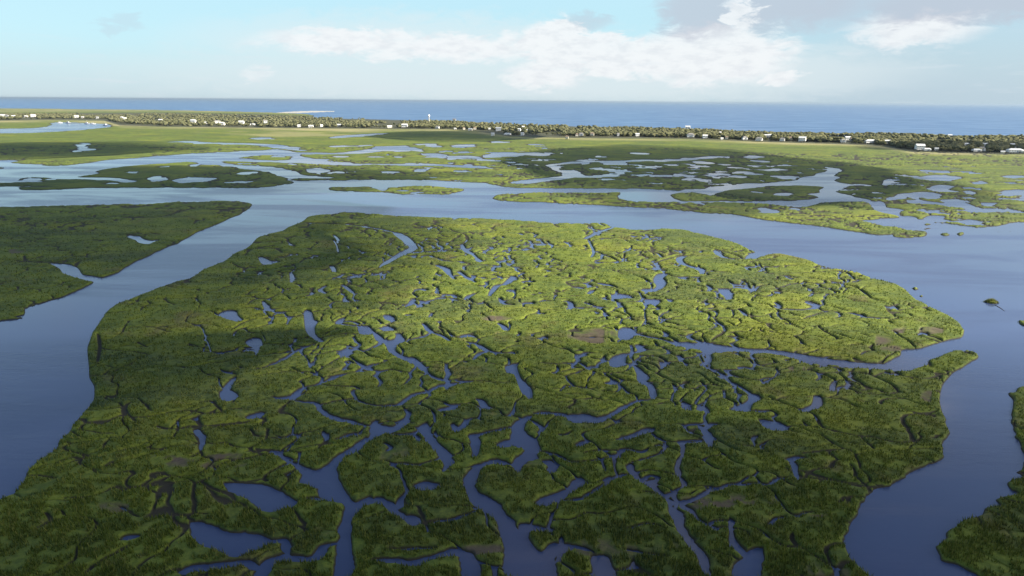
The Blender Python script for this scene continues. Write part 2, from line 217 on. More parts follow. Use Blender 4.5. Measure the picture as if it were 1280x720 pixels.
th(ZD, "190,225 330,210 440,190 465,170", 1.3); th(ZD, "0,325 150,305 260,305 340,330", 1.3); th(ZD, "835,290 870,320 950,350", 1.5); th(ZD, "1000,345 1100,350 1280,360", 1.2); th(ZD, "310,470 400,450 480,440 540,460 620,475 700,465", 1.4); th(ZD, "500,440 480,400 520,390", .8)
th(ZD, "140,105 170,95 240,90", 1); th(ZD, "0,175 60,165 130,165", 1); th(ZD, "170,165 210,175 290,170", 1); th(ZD, "640,608 700,612 780,612 800,600", 1.4); th(ZD, "400,60 520,65", .8); th(ZD, "410,110 470,112 520,118", .8); th(ZD, "0,690 100,700 160,740", 1.4); th(ZD, "330,600 350,640 320,680", 1.8)
th(ZE, "430,320 520,350 540,385 510,405 450,400", 1); th(ZE, "740,640 700,612", 1.2); th(ZE, "720,640 800,656 970,655", 1.5); th(ZE, "1020,45 1062,95 1000,150", 1.6); th(ZE, "730,62 760,40 860,20", 1); th(ZE, "740,70 860,95 900,95 970,115", 1); th(ZE, "240,400 280,370 350,385 420,390", 1); th(ZE, "600,260 660,225 740,235 800,270", 1); th(ZE, "720,390 840,380 880,350", 1); th(ZE, "920,385 1040,380", 1)
th(ZF, "0,430 100,470 180,495 240,530 280,590 380,610 500,630 620,655 700,655 728,642 700,590 665,545 690,522 760,515 840,520", 1.5); th(ZF, "330,350 400,350 480,375 600,410", 1.4); th(ZF, "200,290 260,310 330,345", 1.2); th(ZF, "0,105 120,120 240,125 300,140 360,140", 1.2)
th(ZF, "250,70 300,110 350,140", 1.1); th(ZF, "400,175 470,170", 1); th(ZF, "465,222 530,200", 1.3); th(ZF, "560,262 640,210", 1); th(ZF, "860,620 820,640", .8)
th(ZG, "440,500 540,490 610,485 640,520 690,532 800,520 920,500 1050,515 1110,505 1150,490 1280,495", 1.2); th(ZG, "790,580 860,592 960,580 1080,570 1180,562 1280,545", 1.4); th(ZG, "1110,290 1150,310 1180,320", 1.2); th(ZG, "1040,205 1150,205 1200,180 1280,185", 1.3); th(ZG, "1165,125 1180,100 1240,78", 1.2)
th(ZG, "500,180 560,195 700,205 750,215", 1); th(ZG, "750,180 700,155 720,150", .8); th(ZG, "990,460 1060,450 1110,500", 1); th(ZG, "500,275 560,280", .8); th(ZG, "900,280 930,285", 1.4); th(ZG, "490,110 500,180 490,260", 1); th(ZG, "600,95 860,105", .8); th(ZG, "980,125 1060,128", 1)
th(ZH, "140,225 200,228 280,240", 1.2); th(ZH, "650,580 560,622 480,670 430,712", 1.3); th(ZH, "1010,100 960,130", .8); th(ZI, "-40,105 50,98 100,110 160,150 230,168", 1.5); th(ZI, "810,460 900,452 1000,440 1090,400", 2.0); th(ZI, "690,20 780,20 820,50", 1.4); th(ZI, "640,60 670,80 650,100", .8)
th(ZI, "670,590 760,590 890,580", 1); th(ZI, "900,640 1000,620", 1.5); th(ZJ, "200,350 350,335 420,290 520,232 600,218", 1.8); th(ZJ, "640,240 690,270 760,320 800,370", 2); th(ZJ, "790,360 880,350 950,320 1040,280 1150,265 1290,262", 1.7); th(ZJ, "600,155 700,130 760,90 755,60", 1.5)
th(ZJ, "100,100 200,110 300,155 400,150 490,130", 1.4); th(ZJ, "300,0 240,20", 1.2); th(ZJ, "280,572 340,590 400,605", 1.4); th(ZJ, "560,590 700,615 780,625", 1.0); th(ZJ, "1000,600 1060,620 1130,640", 1.2); th(ZJ, "360,110 400,100 520,95", 1)
th(ZK, "150,200 280,230 400,265 540,278 600,275", 1.8); th(ZK, "170,110 280,102 370,95", 1.3); th(ZK, "20,0 150,10", 1); th(ZK, "380,330 350,360", 1); th(ZK, "0,470 80,430", 1); th(ZK, "0,260 100,235", 1.2); th(ZK, "1170,330 1200,345 1290,370", 1.2); th(ZK, "1100,400 1180,430 1290,470", 1.2); th(ZK, "1250,210 1290,215", 2)
th(ZL, "600,130 720,132 820,125 900,98 1000,75", 2.2); th(ZL, "0,110 200,100 280,110", 1.5); th(ZL, "230,300 330,300", 2); th(ZL, "960,165 1000,145", 1.5); th(ZL, "500,330 400,350 380,375", 2); th(ZL, "120,320 140,350 250,360", 1.5); th(ZL, "0,470 60,450", 1.5); th(ZL, "0,360 120,350", 1.5); th(ZL, "600,220 740,205 800,215", 1.5)
th(ZL, "1040,600 1100,620", 1.2); th(ZL, "1160,690 1240,650 1280,640", 1.2); th(ZL, "1230,520 1280,490", 1.2); th(ZL, "860,460 1000,455 1180,430", 1); th(ZL, "1100,355 1220,385", 1)

# ---------------------------------------------------------------- marsh terrain, one fan shaped grid
DS = 1.06 / 853.0
s_ax = np.arange(-1.12, 1.12, DS)
a1 = np.arange(0.0105, 0.07, 0.42 / 853); a2 = np.arange(0.07, 0.98, 0.80 / 853)
ang = np.concatenate([a1, a2])
Yr = CAM_H / np.tan(ang)
NS, NA = len(s_ax), len(ang)
X = s_ax[None, :] * Yr[:, None]; Y = np.repeat(Yr[:, None], NS, 1)
cell = np.maximum(Yr * DS, np.abs(np.gradient(Yr)))[:, None] + 0 * X
near_scale = np.clip(Y / 300.0, 0.7, 8)
# ragged banks: shift the lookup position a little
nx = (fbm(X / 5.0 / near_scale, Y / 5.0 / near_scale, 1, 3) - .5); ny = (fbm(X / 5.0 / near_scale, Y / 5.0 / near_scale, 5, 3) - .5)
Xw = X + nx * 2.4 * near_scale ** .8; Yw = Y + ny * 2.4 * near_scale ** .8

fw_ = sstep(430, 750, Y) * np.clip(Y / 900, .6, 1.6)
Xw = Xw + (fbm(X / 38, Y / 50, 301, 4) - .5) * 24 * fw_; Yw = Yw + (fbm(X / 38 + 9, Y / 50, 311, 4) - .5) * 26 * fw_

def rng_slice(p, pad):
    x0, x1 = p[:, 0].min() - pad, p[:, 0].max() + pad; y0, y1 = max(40, p[:, 1].min() - pad), p[:, 1].max() + pad
    q = [x0 / y0, x0 / y1, x1 / y0, x1 / y1]
    c0 = np.searchsorted(s_ax, min(q)); c1 = np.searchsorted(s_ax, max(q))
    r0 = np.searchsorted(ang, math.atan(CAM_H / y1)); r1 = np.searchsorted(ang, math.atan(CAM_H / y0))
    return slice(max(0, r0 - 1), min(NA, r1 + 2)), slice(max(0, c0 - 1), min(NS, c1 + 2))

def seg_dist(x, y, a, b):
    d = b - a; L = d @ d + 1e-9
    t = np.clip(((x - a[0]) * d[0] + (y - a[1]) * d[1]) / L, 0, 1)
    return np.hypot(x - a[0] - t * d[0], y - a[1] - t * d[1]), t

def wm(w, pts, world):
    v = False
    if w[0] == 'v': v = True; w = w[1:]
    w = list(w) * len(pts) if len(w) == 1 else list(w)
    while len(w) < len(pts): w.append(w[-1])
    w = np.array(w[:len(pts)], float)
    if v:
        d2 = (world ** 2).sum(1); w = w * d2 / (F * CAM_H) * 0.66
    else: w = w * .58
    return w

def smooth_line(pts, w, n=4):
    """Catmull-Rom in photo space so creeks bend softly"""
    P = np.array(pts, float); W = np.array(w, float)
    if len(P) == 2:
        m_ = (P[0] + P[1]) / 2 + np.array([(P[1] - P[0])[1], -(P[1] - P[0])[0]]) * .10; P = np.array([P[0], m_, P[1]]); W = np.array([W[0], W.mean(), W[-1]])
    Q = np.vstack([2 * P[0] - P[1], P, 2 * P[-1] - P[-2]]); out = []; ow = []
    for i in range(len(P) - 1):
        p0, p1, p2, p3 = Q[i], Q[i + 1], Q[i + 2], Q[i + 3]
        for k in range(n):
            t = k / n
            out.append(.5 * ((2 * p1) + (-p0 + p2) * t + (2 * p0 - 5 * p1 + 4 * p2 - p3) * t * t + (-p0 + 3 * p1 - 3 * p2 + p3) * t ** 3))
            ow.append(W[i] * (1 - t) + W[i + 1] * t)
    out.append(P[-1]); ow.append(W[-1])
    out = np.array(out); ow = np.array(ow); t = np.linspace(0, 1, len(ow))
    return out, ow * np.clip(.35 + np.minimum(t, 1 - t) * 4.0, 0, 1)

def poly_sd(poly, S, closed_smooth=True):
    P = np.array(poly, float)
    if closed_smooth:
        n = 3; out = []; m = len(P)
        for i in range(m):
            p0, p1, p2, p3 = P[i - 1], P[i], P[(i + 1) % m], P[(i + 2) % m]
            if np.hypot(*(p2 - p1)) > 150: out.append(p1); continue
            for k in range(n):
                t = k / n
                out.append(.5 * ((2 * p1) + .8 * ((-p0 + p2) * t) + 0.2 * 2 * (p2 - p1) * t + .8 * (2 * p0 - 5 * p1 + 4 * p2 - p3) * t * t + .8 * (-p0 + 3 * p1 - 3 * p2 + p3) * t ** 3))
        P = np.array(out)
    W = gnd(P)
    return W

def signed(W, clampd):
    """signed distance (+ inside) of the whole grid, exact only within clampd"""
    rs, cs = rng_slice(W, clampd)
    x = Xw[rs, cs]; y = Yw[rs, cs]
    inside = np.zeros(x.shape, bool)
    xr0 = rs.start
    n = len(W)
    for i in range(n):
        x1, y1 = W[i]; x2, y2 = W[(i + 1) % n]
        if y1 == y2: continue
        lo, hi = min(y1, y2) - 30, max(y1, y2) + 30
        ra = np.searchsorted(-Yr, -hi) ; rb = np.searchsorted(-Yr, -lo)
        ra = max(0, ra - xr0); rb = min(x.shape[0], rb - xr0)
        if rb <= ra: continue
        xx = x[ra:rb]; yy = y[ra:rb]
        c = ((y1 > yy) != (y2 > yy)) & (xx < (x2 - x1) * (yy - y1) / (y2 - y1) + x1)
        inside[ra:rb] ^= c
    dist = np.full(x.shape, clampd)
    for i in range(n):
        a = W[i]; b = W[(i + 1) % n]
        r2, c2 = rng_slice(np.array([a, b]), clampd * .6)
        r2 = slice(max(r2.start, rs.start), min(r2.stop, rs.stop)); c2 = slice(max(c2.start, cs.start), min(c2.stop, cs.stop))
        if r2.stop <= r2.start or c2.stop <= c2.start: continue
        d, _ = seg_dist(Xw[r2, c2], Yw[r2, c2], a, b)
        q = (slice(r2.start - rs.start, r2.stop - rs.start), slice(c2.start - cs.start, c2.stop - cs.start))
        dist[q] = np.minimum(dist[q], d)
    return rs, cs, np.where(inside, dist, -dist)

SD = np.full(X.shape, -60.0); LID = np.full(X.shape, -1, np.int32)
for k, (nm, poly) in enumerate(lands):
    W = poly_sd(poly, None)
    cl = 30.0 if nm in ('main', 'west', 'east') else 45.0
    rs, cs, sd = signed(W, cl)
    far_pad = np.maximum(3, cell[rs, cs] * 2)
    better = sd > SD[rs, cs]
    LID[rs, cs] = np.where(better & (sd > -far_pad), k, LID[rs, cs])
    SD[rs, cs] = np.maximum(SD[rs, cs], sd)
LAND0 = SD.copy()
for poly in ponds:
    W = poly_sd(poly, None)
    dd = np.hypot(W[:, 0], W[:, 1]).mean()
    rs, cs, sd = signed(W, 12.0 + dd * .02)
    SD[rs, cs] = np.minimum(SD[rs, cs], -sd)
def carve(field, pts, w, extra=6.0):
    P0 = np.array(pts, float)
    ww = wm(w, pts, gnd(P0))
    P, ww = smooth_line(P0, ww); W = gnd(P)
    for i in range(len(W) - 1):
        dd = np.hypot(*W[i]); pad = max(ww[i], ww[i + 1]) / 2 + extra + dd * .008
        rs, cs = rng_slice(W[i:i + 2], pad)
        if rs.stop <= rs.start or cs.stop <= cs.start: continue
        d, t = seg_dist(Xw[rs, cs], Yw[rs, cs], W[i], W[i + 1])
        field[rs, cs] = np.minimum(field[rs, cs], d - (ww[i] * (1 - t) + ww[i + 1] * t) / 2)
for pts, w in creeks: carve(SD, pts, w)
TH = np.full(X.shape, 40.0)
for pts, w in thin: carve(TH, pts, w, 4.0)

PX, PY = proj(X, Y)
def blob(cx, cy, rx, ry, f=.35):
    d = np.hypot((PX - cx) / rx, (PY - cy) / ry) + (fbm(X / 14 / near_scale, Y / 14 / near_scale, 77, 3) - .5) * 2 * f
    return sstep(1.25, .75, d)

# natural cell pattern of runnels (crooked Voronoi borders in the ground plane)
def voro(x, y, size, seed):
    gx = x / size; gy = y / size; ix = np.floor(gx); iy = np.floor(gy)
    f1 = np.full(x.shape, 9.0); p1x = np.zeros(x.shape); p1y = np.zeros(x.shape); cand = []
    for dx in (-1, 0, 1):
        for dy in (-1, 0, 1):
            jx = ix + dx; jy = iy + dy
            qx = jx + .1 + .8 * _h(jx, jy, seed); qy = jy + .1 + .8 * _h(jx, jy, seed + 9)
            d = (gx - qx) ** 2 + (gy - qy) ** 2
            m = d < f1
            f1 = np.where(m, d, f1); p1x = np.where(m, qx, p1x); p1y = np.where(m, qy, p1y); cand.append((qx, qy, d))
    e = np.full(x.shape, 9.0)
    for qx, qy, d in cand:
        L = np.sqrt((qx - p1x) ** 2 + (qy - p1y) ** 2)
        e = np.where(L > 1e-4, np.minimum(e, (d - f1) / (2 * L + 1e-6)), e)
    cid = _h(np.floor(p1x * 7.3), np.floor(p1y * 7.3), seed + 3)
    return e * size, cid
wx = (fbm(X / 24, Y / 24, 21, 2) - .5) * 27 + (fbm(X / 8, Y / 8, 31, 2) - .5) * 9; wy = (fbm(X / 24, Y / 24, 25, 2) - .5) * 27 + (fbm(X / 8, Y / 8, 35, 2) - .5) * 9
e1, c1 = voro(X * .72 + wx * .8 + .12 * Y, Y * .95 + wy, 23.0, 3)
e2, c2 = voro(X * .9 + wx * .6 + 300, Y + wy * .6, 12.0, 8)
is_main = (LAND0 > 0) & (LID == 0)
interior = np.clip(blob(660, 440, 400, 150, .2) + blob(600, 620, 420, 110, .2) + .45 * blob(760, 350, 380, 35, .2), 0, 1)
keep1 = sstep(.32, .45, fbm(X / 45, Y / 45, 41, 2) + .22 * interior)
keep2 = sstep(.57, .66, fbm(X / 22, Y / 22, 51, 2) + .10 * interior)
V1 = np.where(keep1 > 0.02, e1 - .12 * keep1 * (0.6 + .8 * fbm(X / 9, Y / 9, 61, 2)) + (1 - keep1) * 2.2, 9)
V1 = np.where(is_main, V1, V1 + (1 - sstep(.5, .62, fbm(X / 120, Y / 120, 43, 2))) * 3 + .3)
V2 = np.where(keep2 > 0.02, e2 - .25 * keep2 + (1 - keep2) * 1.6, 9)
near_thin = np.minimum(V1, V2) + np.clip(cell - 5, 0, 60) * 2
e3, c3 = voro(X + wx * 4 + (fbm(X / 160, Y / 160, 331, 2) - .5) * 160, Y * .8 + wy * 4, 85.0, 15)
k3 = sstep(.42, .55, fbm(X / 260, Y / 260, 341, 2))
near_thin = np.minimum(near_thin, e3 - 3.0 * k3 + 60 * (1 - k3) + 80 * sstep(420, 330, Y) + 60 * sstep(1500, 1900, Y) + 80 * is_main)
TH = np.minimum(TH, near_thin)

# scattered ponds of the braided far marsh
pn = fbm(X / 48, Y / 60, 91, 4)
pm = np.zeros(X.shape)
for b in [(1190, 232, 130, 22, .2), (1180, 262, 110, 16, .2)]: pm = np.maximum(pm, blob(*b) * .7)
for b in [(600, 200, 110, 14, .2), (900, 215, 130, 18, .2), (450, 213, 90, 8, .2), (180, 222, 130, 10, .2), (500, 235, 40, 3, .2), (1260, 250, 80, 25, .2)]: pm = np.maximum(pm, blob(*b) * .72)
pm = np.where(Y > 330, pm, 0)
pthr = 1.0 - .34 * pm
SD = np.where((pm > .05) & (pn > pthr - .06), np.minimum(SD, (pthr - pn) * 260), SD)
pn2 = fbm((X - Y * .3) / 38, (Y + X * .35) / 24, 97, 4)
pm2 = blob(900, 218, 150, 22, .2) * .80 + blob(330, 205, 90, 12, .2) * .7 + blob(1190, 248, 150, 42, .2) * .84 + blob(600, 205, 200, 22) * .75
pt2 = 1.0 - .35 * np.clip(pm2, 0, 1)
SD = np.where((pm2 > .1) & (pn2 > pt2 - .05) & (Y > 330), np.minimum(SD, (pt2 - pn2) * 90), SD)

# heights
rampw = np.maximum(1.3, np.minimum(cell * 1.2, 26))
tall = .88 + .25 * (fbm(X / 30, Y / 30, 71, 3) - .5) + .14 * (fbm(X / 3.2, Y / 3.2, 73, 2) - .5) * .8 * np.clip(700 / Y, 0, 1)
base = -0.7 + (tall + .7) * sstep(-.45, 1, SD / rampw)
levee = np.exp(-((np.minimum(SD, TH) - 2.6) / 1.8) ** 2) * .10 * (SD > 0)
pillow = .16 * sstep(0, 5.0, np.minimum(TH, SD)) + .06 * sstep(0, 2.0, e2)
flr = .10 - .50 * interior * sstep(.34, .50, fbm(X / 30, Y / 30, 45, 2)) * is_main
thz = flr + (tall - flr) * sstep(0.0, 1, TH / np.maximum(.75, np.minimum(cell * .75, 14)))
Zt = np.where(SD > 0, np.minimum(base, thz) + (pillow - .1) * sstep(0.3, 1, SD / rampw) * sstep(.6, 1.4, TH) + levee * sstep(.6, 1.2, TH), base)
# real patches of bare mud and dead wrack
mud = np.zeros(X.shape)
for b in [(735, 422, 34, 8, .5), (745, 429, 14, 2.5, .4), (825, 455, 12, 7, .4), (1095, 428, 20, 9, .6), (1150, 415, 40, 4, .5), (1110, 438, 16, 4, .6), (492, 567, 20, 12, .5), (320, 428, 7, 5, .3),
          (1165, 498, 12, 7, .5), (145, 637, 22, 7, .5), (110, 325, 30, 6, .6), (15, 316, 18, 3, .5), (1000, 463, 18, 3, .5), (1040, 715, 30, 12, .5), (1025, 645, 16, 7, .5), (300, 418, 8, 3, .5),
          (600, 690, 40, 6, .6), (520, 686, 40, 4, .5), (900, 630, 60, 10, .7), (770, 690, 60, 10, .7), (690, 580, 30, 6, .6), (260, 580, 60, 8, .8), (620, 400, 20, 3, .6)]:
    mud = np.maximum(mud, blob(*b))
mud *= sstep(.35, .6, fbm(X / 4 / near_scale, Y / 4 / near_scale, 83, 3))
Zt = Zt - .22 * mud * (SD > 1)
tree_base = np.interp(PX, [0, 60, 130, 150, 200, 290, 320, 480, 560, 600, 640, 700, 860, 960, 1060, 1100, 1140, 1200, 1280], [151, 150, 151, 157, 158.5, 159.5, 160, 161.5, 162, 165, 171, 172.5, 174, 178, 181, 183, 190, 192, 193.5])
tree_top = np.interp(PX, [0, 200, 330, 400, 480, 560, 640, 760, 860, 960, 1060, 1130, 1200, 1280], [142.5, 141.5, 143.5, 146, 149, 151, 155, 158, 161, 166, 169, 168, 172, 171])
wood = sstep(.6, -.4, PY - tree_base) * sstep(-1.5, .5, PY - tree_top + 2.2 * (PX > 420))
dnz = sstep(.32, .62, fbm(X / 130, Y / 60, 351, 4))
dry = np.clip(np.exp(-((PY - tree_base - 1.0) / 1.7) ** 2) * (.25 + .75 * dnz) + blob(370, 166, 90, 5, .4) * .6 * dnz + sstep(tree_top - 1, tree_top - 3, PY) * .65 * (.4 + .6 * dnz) + blob(170, 155, 70, 3, .3) * .8 * dnz, 0, 1)

MATS = {}
def nmat(name):
    m = bpy.data.materials.new(name); m.use_nodes = True; nt = m.node_tree; nt.nodes.clear(); MATS[name] = m
    return m, nt
class N:
    def __init__(s, nt): s.nt = nt
    def __call__(s, t, ins=None, **kw):
        n = s.nt.nodes.new(t)
        for k, v in kw.items(): setattr(n, k, v)
        for k, v in (ins or {}).items():
            if isinstance(v, bpy.types.NodeSocket): s.nt.links.new(v, n.inputs[k])
            else: n.inputs[k].default_value = v
        return n
    def math(s, op, a, b=0.0, c=None):
        ins = {0: a, 1: b}
        if c is not None: ins[2] = c
        return s('ShaderNodeMath', ins, operation=op).outputs[0]
    def mix(s, f, a, b):
        n = s('ShaderNodeMix', data_type='RGBA'); 
        for k, v in ((0, f), (6, a), (7, b)):
            if isinstance(v, bpy.types.NodeSocket): s.nt.links.new(v, n.inputs[k])
            else: n.inputs[k].default_value = v
        return n.outputs[2]
    def ramp(s, v, a, b):
        n = s('ShaderNodeMapRange', {0: v, 1: a, 2: b, 3: 0.0, 4: 1.0}, interpolation_type='SMOOTHSTEP'); return n.outputs[0]
    def noise(s, vec, scale, detail=3, rough=.55, dist=0):
        return s('ShaderNodeTexNoise', {'Vector': vec, 'Scale': scale, 'Detail': detail, 'Roughness': rough, 'Distortion': dist}).outputs['Fac']
def C(r, g, b): return (r, g, b, 1)

def marsh_material(name, blades=False):
    m, nt = nmat(name); n = N(nt)
    geo = n('ShaderNodeNewGeometry'); pos = geo.outputs['Position']
    big = n.noise(pos, .012, 4, .6); mid = n.noise(pos, .07, 4, .6); fine = n.noise(pos, .55, 4, .65)
    mp = n('ShaderNodeMapping', {'Vector': pos, 'Scale': (1, 1, .25)}).outputs[0]
    vfine = n.noise(mp, 2.6, 3, .7)
    col = n.mix(n.ramp(mid, .36, .66), C(.062, .090, .016), C(.110, .142, .018))
    col = n.mix(n.math('MULTIPLY', n.ramp(big, .47, .66), .7), col, C(.158, .170, .018))
    col = n.mix(n.math('MULTIPLY', n.ramp(n.noise(pos, .028, 5, .7), .53, .68), .7), col, C(.092, .072, .032))
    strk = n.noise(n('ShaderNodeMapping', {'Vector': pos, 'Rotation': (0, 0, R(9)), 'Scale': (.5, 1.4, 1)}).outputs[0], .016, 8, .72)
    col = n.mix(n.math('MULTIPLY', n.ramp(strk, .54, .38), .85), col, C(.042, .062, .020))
    col = n.mix(n.math('MULTIPLY', n.ramp(n.noise(pos, .11, 5, .7), .60, .74), .6), col, C(.155, .125, .062))
    col = n.mix(n.math('MULTIPLY', n.ramp(fine, .42, .72), .45), col, C(.150, .165, .030))
    col = n.mix(n.math('MULTIPLY', n.ramp(fine, .55, .32), .4), col, C(.026, .040, .010))
    col = n.mix(n.math('MULTIPLY', n.ramp(vfine, .52, .34), .35), col, C(.020, .032, .008))
    a_mud = n('ShaderNodeAttribute', attribute_name='mud').outputs['Fac']
    a_dry = n('ShaderNodeAttribute', attribute_name='dry').outputs['Fac']
    a_wood = n('ShaderNodeAttribute', attribute_name='wood').outputs['Fac']
    mudc = n.mix(fine, C(.045, .036, .026), C(.115, .09, .062))
    a_mud = n.math('MULTIPLY', a_mud, n.ramp(mid, .30, .6))
    if not blades:
        col = n.mix(a_mud, col, mudc)
        col = n.mix(n.math('MULTIPLY', a_dry, .8), col, n.mix(mid, C(.20, .18, .075), C(.30, .255, .14)))
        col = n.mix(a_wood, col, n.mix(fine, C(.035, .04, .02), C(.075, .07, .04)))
        z = n('ShaderNodeSeparateXYZ', {0: pos}).outputs[2]
        zz = n.math('ADD', z, n.math('MULTIPLY', n.math('SUBTRACT', fine, .5), .5))
        col = n.mix(n.ramp(zz, .62, .12), col, C(.030, .027, .019))
        bump = n('ShaderNodeBump', {'Strength': .40, 'Distance': .28, 'Height': n.math('ADD', n.math('MULTIPLY', fine, 1.2), n.math('MULTIPLY', vfine, .8))})
        p = n('ShaderNodeBsdfPrincipled', {'Base Color': col, 'Roughness': .85, 'Normal': bump.outputs[0]})
        p.inputs['Specular IOR Level'].default_value = .15
        out = p.outputs[0]
    else:
        rnd = n('ShaderNodeAttribute', attribute_name='tone').outputs['Fac']
        col = n.mix(n.ramp(rnd, .55, 1.0), n.mix(n.math('MULTIPLY', n.ramp(rnd, .5, .0), .7), col, C(.034, .050, .014)), C(.170, .175, .045))
        d = n('ShaderNodeBsdfDiffuse', {'Color': col}); t = n('ShaderNodeBsdfTranslucent', {'Color': col})
        mx = n('ShaderNodeMixShader', {0: .35}); nt.links.new(d.outputs[0], mx.inputs[1]); nt.links.new(t.outputs[0], mx.inputs[2]); out = mx.outputs[0]
    o = n('ShaderNodeOutputMaterial'); nt.links.new(out, o.inputs[0])
    return m
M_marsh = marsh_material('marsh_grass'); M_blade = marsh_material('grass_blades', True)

def mesh_np(name, V, faces, mat, attrs=None, smooth=True):
    me = bpy.data.meshes.new(name); nf, k = faces.shape
    me.vertices.add(len(V)); me.vertices.foreach_set('co', V.astype(np.float32).ravel())
    me.loops.add(nf * k); me.loops.foreach_set('vertex_index', faces.astype(np.int32).ravel())
    me.polygons.add(nf); me.polygons.foreach_set('loop_start', np.arange(nf, dtype=np.int32) * k)
    if smooth: me.polygons.foreach_set('use_smooth', np.ones(nf, bool))
    for an, av in (attrs or {}).items():
        at = me.attributes.new(an, 'FLOAT', 'POINT'); at.data.foreach_set('value', av.astype(np.float32))
    me.update(calc_edges=True); me.materials.append(mat)
    return me
def obj(name, me, parent=None, kind=None, label=None, cat=None, group=None):
    o = bpy.data.objects.new(name, me); COL.objects.link(o)
    if parent: o.parent = parent
    if kind: o['kind'] = kind
    if label: o['label'] = label
    if cat: o['category'] = cat
    if group: o['group'] = group
    return o

LD = {
 'main': ('marsh', 'large bright green salt marsh island laced with winding creeks in the middle of the picture', 'marsh island'),
 'west': ('marsh', 'shaded green marsh island left of the big island with one creek mouth at its edge', 'marsh island'),
 'far': ('ground', 'wide far marsh plain with thin channels and ponds in front of the tree line', 'marsh plain'),
 'strip': ('marsh', 'long narrow yellow-green marsh strip along the far bank of the wide river', 'marsh strip'),
 'shaded': ('marsh', 'dark cigar-shaped marsh island between two channels behind the narrow strip', 'marsh island'),
 'midleft': ('marsh', 'long dark green marsh island with white ponds in the river at the far left', 'marsh island'),
 'slivera': ('marsh', 'tiny green marsh sliver at the far left edge of the upper river', 'marsh islet'),
 'sliverb': ('marsh', 'thin dark marsh sliver where the upper river splits into channels', 'marsh islet'),
 'islet': ('marsh', 'flat oval marsh islet alone in the wide river, dark left half and yellow right tip', 'marsh islet'),
 'east': ('marsh', 'green marsh bank at the lower right corner across the bending river', 'marsh bank'),
 'spit': ('beach', 'thin pale sand spit lying in the sea behind the trees', 'sand spit'),
}
small_lab = ['dark oval grass hummock in the river, left of the pair off the yellow tip', 'dark oval grass hummock in the river, right of the pair off the yellow tip',
 'tiny dark hummock off the right shore, left of its small pair', 'tiny dark hummock off the right shore, right of its small pair', 'smallest upper dark hummock near the right frame edge',
 'small lower dark hummock near the right frame edge', 'dark mud hummock in the river beside the big island right shore, the upper one', 'dark mud hummock in the river beside the big island right shore, the lower one',
 'dark hummock cut by the right frame edge in the open river', 'left dark speck of marsh in the channel fork left of centre', 'right dark speck of marsh in the channel fork left of centre',
 'dark grassy islet touching the ragged south shore of the braided marsh', 'thin dark islet just above the yellow strip round tip']
m, nt = nmat('sand'); n = N(nt); geo = n('ShaderNodeNewGeometry')
p = n('ShaderNodeBsdfPrincipled', {'Base Color': n.mix(n.noise(geo.outputs['Position'], .02), C(.27, .25, .21), C(.36, .33, .28)), 'Roughness': .9}); o = n('ShaderNodeOutputMaterial'); nt.links.new(p.outputs[0], o.inputs[0]); M_sand = m

idx = np.arange(NA * NS).reshape(NA, NS)
Q = np.stack([idx[:-1, :-1], idx[1:, :-1], idx[1:, 1:], idx[:-1, 1:]], -1).reshape(-1, 4)
fl = LID.ravel()[Q]; fmax = fl.max(1); fz = Zt.ravel()[Q].max(1)
Vall = np.stack([X, Y, Zt], -1).reshape(-1, 3)
for k, (nm, poly) in enumerate(lands):
    sel = (fmax == k) & (fz > -.45)
    if not sel.any(): continue
    q = Q[sel]; u, inv = np.unique(q, return_inverse=True)
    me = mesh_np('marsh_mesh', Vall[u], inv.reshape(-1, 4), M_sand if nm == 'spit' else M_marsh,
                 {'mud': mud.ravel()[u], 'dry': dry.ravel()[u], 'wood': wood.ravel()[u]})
    if nm.startswith('small'):
        obj('marsh_hummock', me, kind='thing', label=small_lab[int(nm[5:])], cat='marsh hummock', group='small marsh hummocks in the water')
    else:
        a, b, c = LD[nm]; obj(a, me, kind='structure', label=b, cat=c)

# ---------------------------------------------------------------- marsh grass blades
def bilinear(A, r, c):
    r0 = np.floor(r).astype(int); c0 = np.floor(c).astype(int); fr = r - r0; fc = c - c0
    return (A[r0, c0] * (1 - fc) + A[r0, c0 + 1] * fc) * (1 - fr) + (A[r0 + 1, c0] * (1 - fc) + A[r0 + 1, c0 + 1] * fc) * fr
NB = 520000
amax = math.atan(CAM_H / 78.0); amin = math.atan(CAM_H / 620.0)
aa = amin + (amax - amin) * rng.random(NB) ** .85; ss = rng.uniform(-1.0, 1.0, NB)
rr = np.interp(aa, ang, np.arange(NA)); cc = np.clip((ss - s_ax[0]) / DS, 0, NS - 2.01); rr = np.clip(rr, 0, NA - 2.01)
by = CAM_H / np.tan(aa); bx = ss * by; bz = bilinear(Zt, rr, cc); bm = bilinear(mud, rr, cc)
vp = proj(bx, by)
ok = (bz > .58) & (bm < .35) & (vp[0] > -70) & (vp[0] < 1350) & (vp[1] < 790) & (fbm(bx / 2.5, by / 2.5, 111, 2) > .36)
bx, by, bz = bx[ok], by[ok], bz[ok]; nb = len(bx)
dist = np.hypot(by, CAM_H)
hgt = (.32 + .62 * rng.random(nb) ** 1.5) * (1 + .5 * sstep(230, 130, by)) * (.75 + .6 * fbm(bx / 12, by / 12, 113, 2)); wid = (.10 + .10 * rng.random(nb)) * np.clip(dist / 170, .8, 2.6)
th_ = rng.uniform(0, math.pi, nb); lx = rng.normal(0, .22, nb) - .10; ly = rng.normal(0, .22, nb)
dx = np.cos(th_) * wid; dy = np.sin(th_) * wid
V = np.empty((nb, 3, 3)); V[:, 0] = np.stack([bx - dx, by - dy, bz - .25], 1); V[:, 1] = np.stack([bx + dx, by + dy, bz - .25], 1)
V[:, 2] = np.stack([bx + lx * hgt, by + ly * hgt, bz + hgt], 1)
tone = np.repeat(rng.random(nb), 3)
